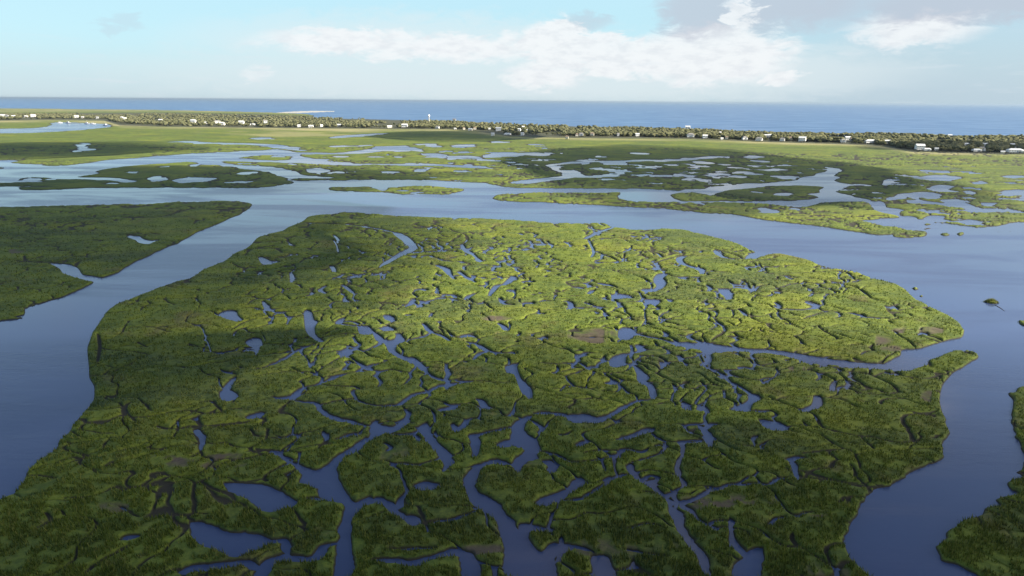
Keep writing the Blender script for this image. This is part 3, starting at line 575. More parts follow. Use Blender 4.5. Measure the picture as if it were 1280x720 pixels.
me = mesh_np('grass_mesh', V.reshape(-1, 3), np.arange(nb * 3).reshape(-1, 3), M_blade, {'tone': tone}, smooth=False)
obj('grass', me, kind='stuff', label='tall green cordgrass standing over the near marsh', cat='grass')

def water_material(name, base, rough, scales, strength):
    m, nt = nmat(name); n = N(nt); pos = n('ShaderNodeNewGeometry').outputs['Position']
    mp = n('ShaderNodeMapping', {'Vector': pos, 'Rotation': (0, 0, R(12)), 'Scale': (.45, 1.3, 1)}).outputs[0]
    h = None
    for s_, a_ in scales:
        t = n.math('MULTIPLY', n.noise(mp, s_, 3, .6), a_); h = t if h is None else n.math('ADD', h, t)
    wind = n.noise(n('ShaderNodeMapping', {'Vector': pos, 'Rotation': (0, 0, R(-8)), 'Scale': (.35, 1.5, 1)}).outputs[0], .012, 5, .62, .6)
    st = n.math('MULTIPLY', n.math('ADD', .30, n.math('MULTIPLY', n.ramp(wind, .35, .65), 1.6)), strength)
    bump = n('ShaderNodeBump', {'Strength': st, 'Distance': 1.0, 'Height': h})
    b2 = tuple(c * 1.5 for c in base[:3]) + (1,)
    rg = n.math('ADD', rough, n.math('MULTIPLY', n.ramp(wind, .4, .6), .16))
    p = n('ShaderNodeBsdfPrincipled', {'Base Color': n.mix(n.noise(pos, .004, 3), base, b2), 'Roughness': rg, 'IOR': 1.333, 'Normal': bump.outputs[0]})
    o = n('ShaderNodeOutputMaterial'); nt.links.new(p.outputs[0], o.inputs[0]); return m
M_river = water_material('river_water', C(.026, .039, .088), .10, ((.5, .05), (1.8, .02), (.08, .12)), .55)
M_sea = water_material('sea_water', C(.036, .078, .150), .30, ((.25, .3), (.06, .6)), .8)

def sheet(name, pts, z, mat, label):
    me = bpy.data.meshes.new(name); me.from_pydata([(x, y, z) for x, y in pts], [], [tuple(range(len(pts)))]); me.update(); me.materials.append(mat)
    o = obj(name, me, kind='structure', label=label); return o
cx = np.array([-900, -400, 0, 100, 200, 300, 400, 480, 560, 640, 760, 860, 960, 1060, 1130, 1200, 1280, 1700, 2300])
cy = np.array([134.5, 136.2, 137.6, 138.6, 139.6, 141.6, 150.3, 152, 154.5, 158.8, 161.5, 165, 170, 172.5, 171, 175.5, 174, 180, 188])
coast = gnd(np.stack([cx, cy], 1))
coast = coast[np.argsort(coast[:, 0])]
xl, xr = coast[0, 0], coast[-1, 0]
river_pts = [(-16000, -400), (16000, -400), (16000, coast[-1, 1])] + [tuple(c) for c in coast[::-1]] + [(-16000, coast[0, 1])]
sheet('river', river_pts, 0, M_river, 'wide blue river winding round the marsh islands')
sea_pts = [(-150000, coast[0, 1])] + [tuple(c) for c in coast] + [(150000, coast[-1, 1]), (150000, 150000), (-150000, 150000)]
sheet('sea', sea_pts, 0, M_sea, 'open blue sea reaching the horizon')

# ---------------------------------------------------------------- simple solid modelling
class MB:
    def __init__(s): s.v = []; s.f = []
    def box(s, x0, x1, y0, y1, z0, z1):
        b = len(s.v); s.v += [(x, y, z) for z in (z0, z1) for x, y in ((x0, y0), (x1, y0), (x1, y1), (x0, y1))]
        s.f += [tuple(b + i for i in q) for q in ((0, 3, 2, 1), (4, 5, 6, 7), (0, 1, 5, 4), (1, 2, 6, 5), (2, 3, 7, 6), (3, 0, 4, 7))]; return s
    def gable(s, x0, x1, y0, y1, z0, h, o=.5, hip=0.0, t=.25):
        x0 -= o; x1 += o; y0 -= o; y1 += o; b = len(s.v); ym = (y0 + y1) / 2; hx = hip * (x1 - x0)
        for dz in (0, t): s.v += [(x0, y0, z0 + dz), (x1, y0, z0 + dz), (x1, y1, z0 + dz), (x0, y1, z0 + dz), (x0 + hx, ym, z0 + h + dz), (x1 - hx, ym, z0 + h + dz)]
        top = [(0, 1, 5, 4), (2, 3, 4, 5), (1, 2, 5), (3, 0, 4)]
        s.f += [tuple(b + 6 + i for i in q) for q in top] + [tuple(b + i for i in reversed(q)) for q in top]
        for i, j in ((0, 1), (1, 2), (2, 3), (3, 0)): s.f.append((b + i, b + j, b + 6 + j, b + 6 + i))
        return s
    def tube(s, pts, rad, k=7):
        b = len(s.v); P = [Vector(p) for p in pts]
        for i, p in enumerate(P):
            d = (P[min(i + 1, len(P) - 1)] - P[max(0, i - 1)]).normalized(); u = d.orthogonal().normalized(); w = d.cross(u)
            for j in range(k): a = 2 * math.pi * j / k; s.v.append(tuple(p + (u * math.cos(a) + w * math.sin(a)) * rad[i]))
        for i in range(len(P) - 1):
            for j in range(k): s.f.append((b + i * k + j, b + i * k + (j + 1) % k, b + (i + 1) * k + (j + 1) % k, b + (i + 1) * k + j))
        s.f.append(tuple(b + j for j in reversed(range(k)))); s.f.append(tuple(b + (len(P) - 1) * k + j for j in range(k))); return s
    def mesh(s, name, mat):
        me = bpy.data.meshes.new(name); me.from_pydata(s.v, [], s.f); me.update(); me.materials.append(mat); return me
def simple(name, col, rough=.7, var=.15, sc_=.8, metal=0):
    m, nt = nmat(name); n = N(nt); pos = n('ShaderNodeTexCoord').outputs['Object']
    c2 = tuple(c * (1 - var * 2) for c in col) + (1,)
    p = n('ShaderNodeBsdfPrincipled', {'Base Color': n.mix(n.noise(pos, sc_, 4), C(*col), c2), 'Roughness': rough, 'Metallic': metal})
    o = n('ShaderNodeOutputMaterial'); nt.links.new(p.outputs[0], o.inputs[0]); return m
M_wall = simple('white_siding', (.80, .78, .72), .6, .06); M_wall2 = simple('cream_siding', (.72, .66, .52), .6, .08); M_wall3 = simple('grey_siding', (.42, .43, .42), .6, .08)
M_roof = simple('pale_metal_roof', (.62, .62, .60), .4, .06); M_roof2 = simple('grey_shingle_roof', (.22, .21, .20), .85, .15); M_roof3 = simple('brown_shingle_roof', (.24, .17, .12), .85, .15)
M_glass = simple('window_glass', (.03, .045, .06), .08, .05); M_frame = simple('white_trim', (.8, .8, .78), .5, .04); M_wood = simple('weathered_timber', (.20, .16, .12), .85, .2)
M_brick = simple('chimney_brick', (.30, .14, .10), .85, .2, 3); M_door = simple('door_paint', (.10, .16, .22), .5, .1); M_bark = simple('bark', (.085, .065, .05), .95, .25, 2); M_hull = simple('boat_hull', (.78, .79, .8), .3, .04)
M_concrete = simple('pale_concrete', (.55, .55, .53), .8, .1, .4)

def empty(name, loc, rz=0):
    o = bpy.data.objects.new(name, None); COL.objects.link(o); o.location = loc; o.rotation_euler = (0, 0, rz); o.empty_display_size = 1; return o
def copy_tree(o, parent=None):
    c = o.copy(); COL.objects.link(c)
    if parent: c.parent = parent
    for ch in list(o.children): copy_tree(ch, c)
    return c

def make_house(w, d, st, wall, roof, roofh, hip, wing, porch):
    r = empty('house', (0, 0, 0)); zb = 2.6; H = 3.0 * st
    for i in range(4):
        for j in range(2): x = -w / 2 + .4 + i * (w - .8) / 3; y = -d / 2 + .4 + j * (d - .8); obj('piling', MB().box(x - .2, x + .2, y - .2, y + .2, 0, zb - .01).mesh('piling', M_wood), r)
    wl = MB().box(-w / 2, w / 2, -d / 2, d / 2, zb, zb + H)
    if not hip:
        b = len(wl.v); z = zb + H
        for x in (-w / 2, w / 2):
            b = len(wl.v); wl.v += [(x, -d / 2, z), (x, d / 2, z), (x, 0, z + roofh * .93)]; wl.f.append((b, b + 1, b + 2))
    if wing: wl.box(w / 2 - 5, w / 2 - .6, -d / 2 - 3.2, -d / 2, zb, zb + H * .8)
    obj('wall', wl.mesh('wall', wall), r)
    rf = MB().gable(-w / 2, w / 2, -d / 2, d / 2, zb + H + .01, roofh, .55, hip)
    if wing: rf.gable(w / 2 - 5, w / 2 - .6, -d / 2 - 3.2, -d / 2 - .3, zb + H * .8, 1.4, .3, .3, .2)
    ro = obj('roof', rf.mesh('roof', roof), r)
    obj('chimney', MB().box(-w * .28, -w * .28 + .9, .4, 1.4, zb + H + .6, zb + H + roofh + 1.1).mesh('chimney', M_brick), ro)
    k = max(3, int(w / 3.2))
    for fl in range(st):
        for i in range(k):
            x = -w / 2 + (i + .5) * w / k; z = zb + 1.0 + fl * 3
            if wing and x > w / 2 - 5.5: continue
            if fl == 0 and i == k // 2: continue
            fo = obj('window', MB().box(x - .62, x + .62, -d / 2 - .07, -d / 2 - .005, z - .1, z + 1.55).mesh('window', M_frame), r)
            obj('pane', MB().box(x - .48, x + .48, -d / 2 - .10, -d / 2 - .073, z + .02, z + 1.42).mesh('pane', M_glass), fo)
    x = -w / 2 + (k // 2 + .5) * w / k
    dr = obj('door', MB().box(x - .55, x + .55, -d / 2 - .08, -d / 2 - .005, zb + .02, zb + 2.15).mesh('door', M_door), r)
    obj('handle', MB().box(x + .35, x + .42, -d / 2 - .13, -d / 2 - .083, zb + 1.0, zb + 1.12).mesh('handle', M_roof), dr)
    if porch:
        pw = w * .62; p = MB().box(-w / 2, -w / 2 + pw, -d / 2 - 2.4, -d / 2 - .14, zb - .22, zb)
        for i in range(4): x = -w / 2 + .2 + i * (pw - .4) / 3; p.box(x - .09, x + .09, -d / 2 - 2.3, -d / 2 - 2.12, 0, zb - .22); p.box(x - .07, x + .07, -d / 2 - 2.3, -d / 2 - 2.16, zb, zb + 2.4)
        p.box(-w / 2, -w / 2 + pw, -d / 2 - 2.32, -d / 2 - 2.26, zb + .85, zb + .93)
        obj('porch', p.mesh('porch', M_frame), r)
    st_ = MB()
    for i in range(9): st_.box(x - .6 - 0, x + .6, -d / 2 - 2.6 - i * .28 - .28, -d / 2 - 2.6 - i * .28, zb - .2 - i * .27 - .07, zb - .2 - i * .27)
    obj('stairs', st_.mesh('stairs', M_wood), r)
    return r
protos = [make_house(13, 9, 2, M_wall, M_roof, 2.8, 0, False, True), make_house(17, 10, 2, M_wall, M_roof2, 3.0, .28, True, True),
          make_house(10, 8, 1, M_wall2, M_roof, 2.4, 0, False, True), make_house(20, 9, 1, M_wall, M_roof, 2.3, .2, True, True),
          make_house(11, 9, 2, M_wall2, M_roof3, 2.8, .3, False, False), make_house(9, 8, 2, M_wall3, M_roof2, 2.6, 0, False, True)]
PW = [13, 17, 10, 20, 11, 9]
H_ = [(4,147,6,0),(9,147.3,6,5),(17,147,6,2),(33,147.2,3,2),(42,147,5,0),(96,148.2,4,0),(104,148.6,3,2),(122,149,2.5,5),(152,148.7,5,2),(156.5,150,3,0),
 (201,152.2,6,2),(242,154.3,6,0),(257.5,156,3,0),(272,155.5,8,1),(278.5,157.6,5,0),(302,156,6,0),(316,157.3,6,3),
 (332,155,5,5),(374,159.8,4,0),(389,160.5,7,2),(402,159.5,3,0),(424,159,6,2),(487,161,6,2),(506,160.3,8,0),(547,161.6,5,1),(568,152.6,8,5),
 (569,163,3,2),(580,163.3,3,4),(588,164.6,5,2),(593.5,163.2,4,4),(612,163,3,2),(623,165.2,7,0),(634.5,170,9,3),(616,171,2.5,0),
 (649,164.8,4,0),(654,161.5,2.5,0),(653,170.6,3,0),(658.5,165,2.5,2),(726.5,171,6,1),(721,171.8,3,4),(740,171,5,4),(708.5,175,4,4),(772.5,171.2,3,5),(796.5,171.5,5,0),
 (859.5,162.8,6,0),(863,173,9,1),(881,174,6,0),(908,175.5,4,4),(902,176,3,2),(930.5,176,6,1),(948.5,177.4,8,1),(957.5,173,5,0),(900,168,2.5,2),
 (962,172.8,4,0),(977.5,177.8,6,1),(987.5,176.6,5,4),(1002.5,178.4,8,0),(1053.5,179.5,5,1),(1059,176.5,6,0),(1064,177.8,3,4),(1087.5,180.3,13,3),(1109,181,6,0),
 (1149,189.2,9,0),(1158.5,190,6,3),(1170,189.5,4,2),(1187,172.8,4,0),(1207,183,8,3),(1220,190.9,9,3),(1226,190.5,7,1),(1230.5,185,5,0),(1253,193.6,4,2),(1268,192.6,15,3),(1264.5,185.5,3,0),(1271,188.8,4,4)]
desc = ['white two-storey gabled house', 'large white hip-roofed house', 'small cream gabled cottage', 'long low white house', 'cream brown-roofed house', 'grey gabled house']
ords = 'first second third fourth fifth sixth seventh eighth ninth tenth eleventh twelfth thirteenth fourteenth fifteenth sixteenth seventeenth eighteenth nineteenth twentieth'.split()
zones = [(0, 165, 'by the left inlet'), (165, 325, 'in the woods right of inlet'), (325, 530, 'left of the pale tower'), (530, 600, 'under the pale tower'),
         (600, 700, 'by the grove right of the tower'), (700, 850, 'left of the shaded marsh'), (850, 960, 'behind the shaded marsh'),
         (960, 1080, 'above the bright right marsh'), (1080, 1200, 'by the dark right hedge'), (1200, 1300, 'at the right frame edge')]
used = set(); zc = {}
H_.sort()
house_xy = []
for (px, py, w, v) in H_:
    g = gnd([(px, py)])[0]; wanted = w * math.hypot(*g) / F
    o = protos[v] if v not in used else copy_tree(protos[v]); used.add(v)
    rz = random.uniform(-.35, .35) + math.atan2(-g[0], g[1]) * .5
    s_ = min(max(wanted / PW[v] * .9, .7), 1.6)
    o.location = (g[0], g[1], 1.2); o.rotation_euler = (0, 0, rz); o.scale = (s_, min(s_, 1.3), min(max(s_, .9), 1.3)); house_xy.append((g[0], g[1], s_ * PW[v]))
    z = next(z for z in zones if z[0] <= px < z[1]); key = (z[2], v); zc[key] = zc.get(key, 0) + 1
    o['label'] = ''; o['_k'] = 0
    o['label'] = (desc[v], z[2], zc[key])[0] + '|' + z[2] + '|' + str(zc[key])
    del o['_k']; o['category'] = 'house'; o['group'] = 'houses along the barrier island shore'
tot = zc
for o in list(COL.objects):
    l = o.get('label')
    if l and '|' in l:
        a, b, c = l.split('|'); v = desc.index(a); nn = tot[(b, v)]
        o['label'] = f"{a} {b}" if nn == 1 else f"{ords[int(c) - 1]} {a} from the left {b}"
for i, pr in enumerate(protos):
    if i not in used:
        for ch in list(pr.children_recursive): bpy.data.objects.remove(ch)
        bpy.data.objects.remove(pr)

# pale tower above the trees
g = gnd([(536.3, 155.5)])[0]
t = empty('water_tower', (g[0], g[1], 1.2)); t['label'] = 'slim pale water tower rising above the trees left of centre'; t['category'] = 'tower'
obj('shaft', MB().tube([(0, 0, 0), (0, 0, 6), (0, 0, 30)], [3.2, 2.0, 1.7], 14).mesh('shaft', M_concrete), t)
obj('tank', MB().tube([(0, 0, 29.5), (0, 0, 31.5), (0, 0, 34), (0, 0, 37), (0, 0, 39), (0, 0, 39.8)], [1.8, 3.4, 4.4, 4.4, 3.0, .6], 18).mesh('tank', M_frame), t)
obj('railing', MB().tube([(0, 0, 33.6), (0, 0, 33.8)], [5.0, 5.0], 18).mesh('railing', M_frame), t)

# boats and docks of the inlet
def make_boat():
    b = empty('boat', (0, 0, 0)); h = MB(); sec = []
    for i, (x, w, z0) in enumerate([(-7, 1.9, .1), (-3, 2.2, -.2), (2, 2.1, -.2), (5, 1.3, .1), (7.4, .06, 1.0)]):
        k = len(h.v); h.v += [(x, -w, 1.5 + i * .08), (x, -w * .6, z0), (x, w * .6, z0), (x, w, 1.5 + i * .08)]; sec.append(k)
    for a, c in zip(sec, sec[1:]):
        for j in range(3): h.f.append((a + j, a + j + 1, c + j + 1, c + j))
        h.f.append((a + 3, a, c, c + 3))
    h.f.append((sec[0], sec[0] + 3, sec[0] + 2, sec[0] + 1)); obj('hull', h.mesh('hull', M_hull), b)
    cb = obj('cabin', MB().box(-3.4, 1.4, -1.3, 1.3, 1.6, 3.6).box(-3.8, 1.9, -1.5, 1.5, 3.6, 3.75).mesh('cabin', M_frame), b)
    obj('window', MB().box(1.41, 1.45, -1.0, 1.0, 2.4, 3.3).box(-2.8, .8, -1.34, -1.305, 2.5, 3.3).mesh('window', M_glass), cb)
    obj('mast', MB().tube([(-1, 0, 3.7), (-1, 0, 8.5)], [.07, .05], 6).mesh('mast', M_roof), b); return b
bl = ['white boat moored at the left end of the inlet row', 'small white boat just right of the leftmost moored one', 'white boat moored mid row under the shore houses', 'white cabin boat second from the right end of the inlet row', 'white boat moored alone at the right tip of the inlet']
bp = None
for (px, py, s_), lb in zip([(75, 153.6, 1.3), (85.5, 153.9, 1.7), (109, 154.7, 1.6), (116.5, 155.1, 1.4), (132.2, 157.0, 1.9)], bl):
    g = gnd([(px, py)])[0]; b = bp if bp is None else copy_tree(bp)
    if b is None: b = bp = make_boat()
    b.location = (g[0], g[1], 0); b.scale = (s_,) * 3; b.rotation_euler = (0, 0, random.uniform(-.5, .5)); b['label'] = lb; b['category'] = 'boat'; b['group'] = 'boats moored in the left inlet'
g = gnd([(94.5, 154.3)])[0]; d_ = MB().box(-22, 22, -1.5, 1.5, 1.1, 1.4)
for i in range(8): d_.box(-20 + i * 5.6, -19.5 + i * 5.6, -1.4, -1.0, -.6, 2.2); d_.box(-20 + i * 5.6, -19.5 + i * 5.6, 1.0, 1.4, -.6, 2.2)
dk = obj('dock', d_.mesh('dock', M_wood), label='timber dock between the moored boats of the left inlet', cat='dock'); dk.location = (g[0], g[1], 0)

# ---------------------------------------------------------------- trees
def leaf_material(name, a, b):
    m, nt = nmat(name); n = N(nt); geo = n('ShaderNodeNewGeometry'); oi = n('ShaderNodeObjectInfo')
    col = n.mix(n.ramp(n.noise(geo.outputs['Position'], .022, 6, .75), .35, .65), C(*a), C(*b)); col = n.mix(n.math('MULTIPLY', oi.outputs['Random'], .5), col, C(.12, .115, .07))
    d = n('ShaderNodeBsdfDiffuse', {'Color': col}); t = n('ShaderNodeBsdfTranslucent', {'Color': col}); mx = n('ShaderNodeMixShader', {0: .25})
    nt.links.new(d.outputs[0], mx.inputs[1]); nt.links.new(t.outputs[0], mx.inputs[2]); o = n('ShaderNodeOutputMaterial'); nt.links.new(mx.outputs[0], o.inputs[0]); return m
M_leaf = leaf_material('oak_leaves', (.075, .092, .034), (.190, .185, .085)); M_leaf2 = leaf_material('pine_needles', (.05, .07, .03), (.10, .12, .05))
def leaves(clumps, n, size, seed):
    r = np.random.default_rng(seed); c = np.array(clumps); w = c[:, 3] ** 2; k = r.choice(len(c), n, p=w / w.sum())
    d = r.normal(size=(n, 3)); d /= np.linalg.norm(d, axis=1)[:, None]; d *= (r.random(n) ** .35)[:, None]
    P = c[k, :3] + d * (c[k, 3] * 1.0)[:, None] * np.array([1, 1, .7])
    A = r.normal(size=(n, 3)); A /= np.linalg.norm(A, axis=1)[:, None]; B = np.cross(A, r.normal(size=(n, 3))); B /= np.linalg.norm(B, axis=1)[:, None]
    s_ = size * (.6 + .8 * r.random(n))[:, None]
    V = np.stack([P - A * s_, P + B * s_, P + A * s_, P - B * s_], 1).reshape(-1, 3); return V, np.arange(n * 4).reshape(-1, 4)
def make_tree(seed, pine=False):
    r = random.Random(seed); t = empty('pine_tree' if pine else 'oak_tree', (0, 0, 0)); H = r.uniform(10, 13) if not pine else r.uniform(15, 18)
    tr = MB().tube([(0, 0, -.3), (.1, 0, H * .3), (.3, .2, H * .6), (.2, .1, H * .85)], [.45, .35, .24, .08], 7); cl = []
    nl = 9
    for i in range(nl):
        a = i * 2.4 + r.random(); z0 = H * (r.uniform(.25, .5) if not pine else r.uniform(.5, .85)); L = r.uniform(2.5, 5.2) if not pine else r.uniform(1.2, 2.6); z1 = z0 + (H * r.uniform(.12, .35) if not pine else .8)
        e = (math.cos(a) * L, math.sin(a) * L, z1); tr.tube([(.2, .1, z0), (e[0] * .5, e[1] * .5, (z0 + z1) / 2 + .3), e], [.2, .12, .05], 5); cl.append((*e, r.uniform(1.6, 2.9) if not pine else r.uniform(1.1, 1.9)))
    cl += [(.3, .2, H * .85, 2.4 if not pine else 1.6), (0, 0, H * .65, 2.8 if not pine else 1.4)]
    obj('trunk', tr.mesh('trunk', M_bark), t); V, Fq = leaves(cl, 520, .55, seed); obj('crown', mesh_np('crown', V, Fq, M_leaf2 if pine else M_leaf, smooth=False), t); return t
def tb(px): return np.interp(px, [0, 60, 130, 150, 200, 290, 320, 480, 560, 600, 640, 700, 860, 960, 1060, 1100, 1140, 1200, 1280], [150.5, 149.5, 149.5, 155, 158, 159, 159.5, 161, 161.5, 163, 169.5, 171, 173, 177, 180, 182, 188, 191, 192.5])
def tt(px): return np.interp(px, [0, 200, 330, 360, 400, 480, 560, 640, 760, 860, 960, 1060, 1130, 1200, 1280], [143.5, 142.8, 145.5, 146, 148, 151, 153.5, 157.5, 160.5, 163.5, 168.5, 170.5, 169.5, 173.5, 172.5])
tp = [make_tree(s_) for s_ in (1, 2, 3, 4)] + [make_tree(9, True), make_tree(12, True)]; first = [True] * 6
front_xy = []
hx = np.array(house_xy)
def clear_of(x, y, r):
    # keep the houses' view towards the marsh open
    dx = hx[:, 0] - x * hx[:, 1] / max(y, 1); return not np.any((np.abs(dx) < hx[:, 2] * .5 + r) & (y < hx[:, 1] + 8) & (y > hx[:, 1] - 160))
cnt = 0
xs = list(np.linspace(-20, 1300, 520)); random.shuffle(xs)
for px in xs:
    if cnt >= 285: break
    px += random.uniform(-2, 2); py = tb(px) - random.random() ** 2 * 3.0
    g = gnd([(px, py)])[0]
    if not clear_of(g[0], g[1], 4): continue
    k = random.choices(range(6), [4, 4, 4, 4, 1.2, 1.2])[0]
    o = tp[k] if first[k] else copy_tree(tp[k]); first[k] = False
    s_ = random.uniform(.62, 1.15); o.location = (g[0], g[1], 1.2); o.rotation_euler = (0, 0, random.uniform(0, 6.28)); o.scale = (s_ * 1.15, s_ * 1.15, s_)
    if k < 4: o['label'] = 'broad grey-green tree at the front edge of the wood facing the marsh'; o['category'] = 'tree'; o['group'] = 'broad trees along the edge of the wood'
    else: o['label'] = 'taller narrow dark pine standing up from the front edge of the wood'; o['category'] = 'pine tree'; o['group'] = 'pines along the edge of the wood'
    cnt += 1
# the wood behind: one mass
nf = 16000
fx = rng.uniform(-120, 1400, nf); lo, hi = tt(fx), tb(fx) - .6; fy = lo + (hi - lo) * rng.random(nf) ** .9
gap = fbm(fx / 40, fy / 4, 201, 2); keep = (gap > .30)
G = gnd(np.stack([fx, fy], 1)); keep &= np.array([clear_of(a, b, 3) for a, b in G]); G = G[keep]; fx = fx[keep]
phi = (1 + 5 ** .5) / 2
ico = np.array([(-1, phi, 0), (1, phi, 0), (-1, -phi, 0), (1, -phi, 0), (0, -1, phi), (0, 1, phi), (0, -1, -phi), (0, 1, -phi), (phi, 0, -1), (phi, 0, 1), (-phi, 0, -1), (-phi, 0, 1)]) / math.hypot(1, phi)
icf = [(0, 11, 5), (0, 5, 1), (0, 1, 7), (0, 7, 10), (0, 10, 11), (1, 5, 9), (5, 11, 4), (11, 10, 2), (10, 7, 6), (7, 1, 8), (3, 9, 4), (3, 4, 2), (3, 2, 6), (3, 6, 8), (3, 8, 9), (4, 9, 5), (2, 4, 11), (6, 2, 10), (8, 6, 7), (9, 8, 1)]
vv = [tuple(v) for v in ico]; ff = []; mid_ = {}
for a, b, c in icf:
    def mm(i, j):
        k = (min(i, j), max(i, j))
        if k not in mid_: q = np.array(vv[i]) + np.array(vv[j]); vv.append(tuple(q / np.linalg.norm(q))); mid_[k] = len(vv) - 1
        return mid_[k]
    ab, bc, ca = mm(a, b), mm(b, c), mm(c, a); ff += [(a, ab, ca), (b, bc, ab), (c, ca, bc), (ab, bc, ca)]
sv = np.array(vv); sf = np.array(ff)
n_t = len(G); per = len(sv)
rad = 3.0 + 6.5 * rng.random(n_t) ** 1.8; hh = rng.uniform(7.5, 12.5, n_t) * (.75 + .5 * fbm(G[:, 0] / 90, G[:, 1] / 90, 207, 2))
dis = 1 + .26 * rng.normal(size=(n_t, per)).clip(-1.6, 1.6)
V = sv[None] * dis[..., None] * np.stack([rad, rad, rad * .5], 1)[:, None, :] + np.stack([G[:, 0], G[:, 1], 1.0 + hh - rad * .55], 1)[:, None, :]
Fq = (sf[None] + (np.arange(n_t) * per)[:, None, None]).reshape(-1, 3)
me = mesh_np('forest_mesh', V.reshape(-1, 3), Fq, M_leaf, smooth=False)
obj('forest', me, kind='stuff', label='far grey-green wood covering the barrier island before the sea', cat='wood')

# grass tussock and branch in the river at the right
def tussock(name, px, py, size, label, dark=False):
    g = gnd([(px, py)])[0]; r = np.random.default_rng(int(px)); n_ = 420
    a = r.uniform(0, 6.28, n_); q = r.random(n_) ** .6 * size; x = np.cos(a) * q * 1.15; y = np.sin(a) * q; h = (size * .75) * (1.15 - (q / size) ** 2) * (.7 + .5 * r.random(n_))
    w = .22; t = r.uniform(0, 3.14, n_); out = 1.25
    V = np.stack([np.stack([x - np.cos(t) * w, y - np.sin(t) * w, 0 * x - .1], 1), np.stack([x + np.cos(t) * w, y + np.sin(t) * w, 0 * x - .1], 1), np.stack([x * out, y * out, h], 1)], 1).reshape(-1, 3)
    rt = empty(name, (g[0], g[1], 0)); rt['label'] = label; rt['category'] = 'grass tussock'
    obj('blades', mesh_np('blades', V, np.arange(n_ * 3).reshape(-1, 3), M_blade, {'tone': np.repeat(.5 + .5 * r.random(n_), 3)}, smooth=False), rt)
    md = MB(); k = 16
    md.v = [(math.cos(i * 2 * math.pi / k) * size * (1 + .12 * math.sin(i * 5)), math.sin(i * 2 * math.pi / k) * size * (1 + .1 * math.cos(i * 3)), -.3) for i in range(k)] + [(math.cos(i * 2 * math.pi / k) * size * .8, math.sin(i * 2 * math.pi / k) * size * .8, size * .32) for i in range(k)] + [(0, 0, size * .5)]
    md.f = [(i, (i + 1) % k, k + (i + 1) % k, k + i) for i in range(k)] + [(k + i, k + (i + 1) % k, 2 * k) for i in range(k)]
    obj('root_mound', md.mesh('root_mound', M_marsh), rt); return rt
tussock('grass_tussock', 1239, 378, 2.7, 'small yellow-green grass tussock alone in the wide river at right')
g1, g2 = gnd([(1244, 381.5), (1256, 389)])
obj('branch', MB().tube([(g1[0], g1[1], .05), ((g1[0] + g2[0]) / 2 + .3, (g1[1] + g2[1]) / 2, .12), (g2[0], g2[1], .04)], [.16, .12, .05], 6).mesh('branch', M_bark), label='thin dark branch afloat beside the yellow-green tussock', cat='branch')

# ---------------------------------------------------------------- light, sky, air, clouds
EL, AZ = 30.0, 100.0          # AZ clockwise from +Y: from the right, a little behind the camera
sd = Vector((math.sin(R(AZ)) * math.cos(R(EL)), math.cos(R(AZ)) * math.cos(R(EL)), math.sin(R(EL))))
sl = bpy.data.lights.new('sun', 'SUN'); sl.energy = 5.0; sl.angle = R(.5); sl.color = (1, .93, .80)
so = bpy.data.objects.new('sun', sl); COL.objects.link(so); so.rotation_euler = sd.to_track_quat('Z', 'Y').to_euler()
w = bpy.data.worlds.new('World'); sc.world = w; w.use_nodes = True; nt = w.node_tree; nt.nodes.clear(); n = N(nt)
sky = n('ShaderNodeTexSky', sky_type='NISHITA', sun_disc=False, sun_elevation=R(EL), sun_rotation=R(AZ), altitude=0, air_density=1.0, dust_density=1.2, ozone_density=1.0)
gen = n('ShaderNodeTexCoord').outputs['Generated']
sep = n('ShaderNodeSeparateXYZ', {0: gen})
u = n.math('MULTIPLY', n.math('ARCTAN2', sep.outputs[0], sep.outputs[1]), 57.2958); e = n.math('MULTIPLY', n.math('ARCSINE', sep.outputs[2]), 57.2958)
skyv = n('ShaderNodeCombineXYZ', {0: n.math('MULTIPLY', u, .10), 1: n.math('MULTIPLY', e, .26), 2: 0.0}).outputs[0]
n1 = n.noise(skyv, 4.2, 8, .66, .5); n2 = n.noise(skyv, 1.3, 5, .6, .2)
uw = n.math('ADD', u, n.math('MULTIPLY', n.math('SUBTRACT', n1, .5), 6.0)); ew = n.math('ADD', e, n.math('MULTIPLY', n.math('SUBTRACT', n1, .5), 3.0))
def px2ue(px, py):
    d = CMn @ np.array([(px - 640) / F, -(py - 360) / F, -1]); d /= np.linalg.norm(d); return math.degrees(math.atan2(d[0], d[1])), math.degrees(math.asin(d[2]))
def cblob(px, py, rx, ry, soft=.6, flat=None):
    cu, ce = px2ue(px, py); a = rx / F * 57.3; b = ry / F * 57.3
    q = n.math('ADD', n.math('POWER', n.math('ABSOLUTE', n.math('DIVIDE', n.math('SUBTRACT', uw, cu), a)), 2.0), n.math('POWER', n.math('ABSOLUTE', n.math('DIVIDE', n.math('SUBTRACT', ew, ce), b)), 2.0))
    return n.ramp(q, 1 + soft, max(0.0, 1 - soft))
def mx_(*a):
    r = a[0]
    for b in a[1:]: r = n.math('MAXIMUM', r, b)
    return r
KS = .075
base = n('ShaderNodeVectorMath', {0: sky.outputs[0], 'Scale': KS}, operation='SCALE').outputs[0]
white = C(.300, .306, .312); grey = C(.172, .185, .215); pale = C(.212, .245, .260)
rt_ = n.ramp(u, 8.0, 30.0)
up = n.mix(rt_, C(.165, .262, .300), C(.140, .202, .245))
col = n.mix(n.math('MULTIPLY', n.ramp(e, 16.0, 6.0), .85), base, up)
hz = n.math('MULTIPLY', n.ramp(e, 5.0, -.5), .8)
col = n.mix(hz, col, n.mix(rt_, pale, C(.172, .212, .240)))
veil = n.math('MULTIPLY', mx_(cblob(520, 58, 230, 34, .9), cblob(620, 95, 360, 30, .9), cblob(880, 90, 200, 30, .9), cblob(640, 108, 330, 16, .95)), .60)
col = n.mix(veil, col, C(.250, .276, .286))
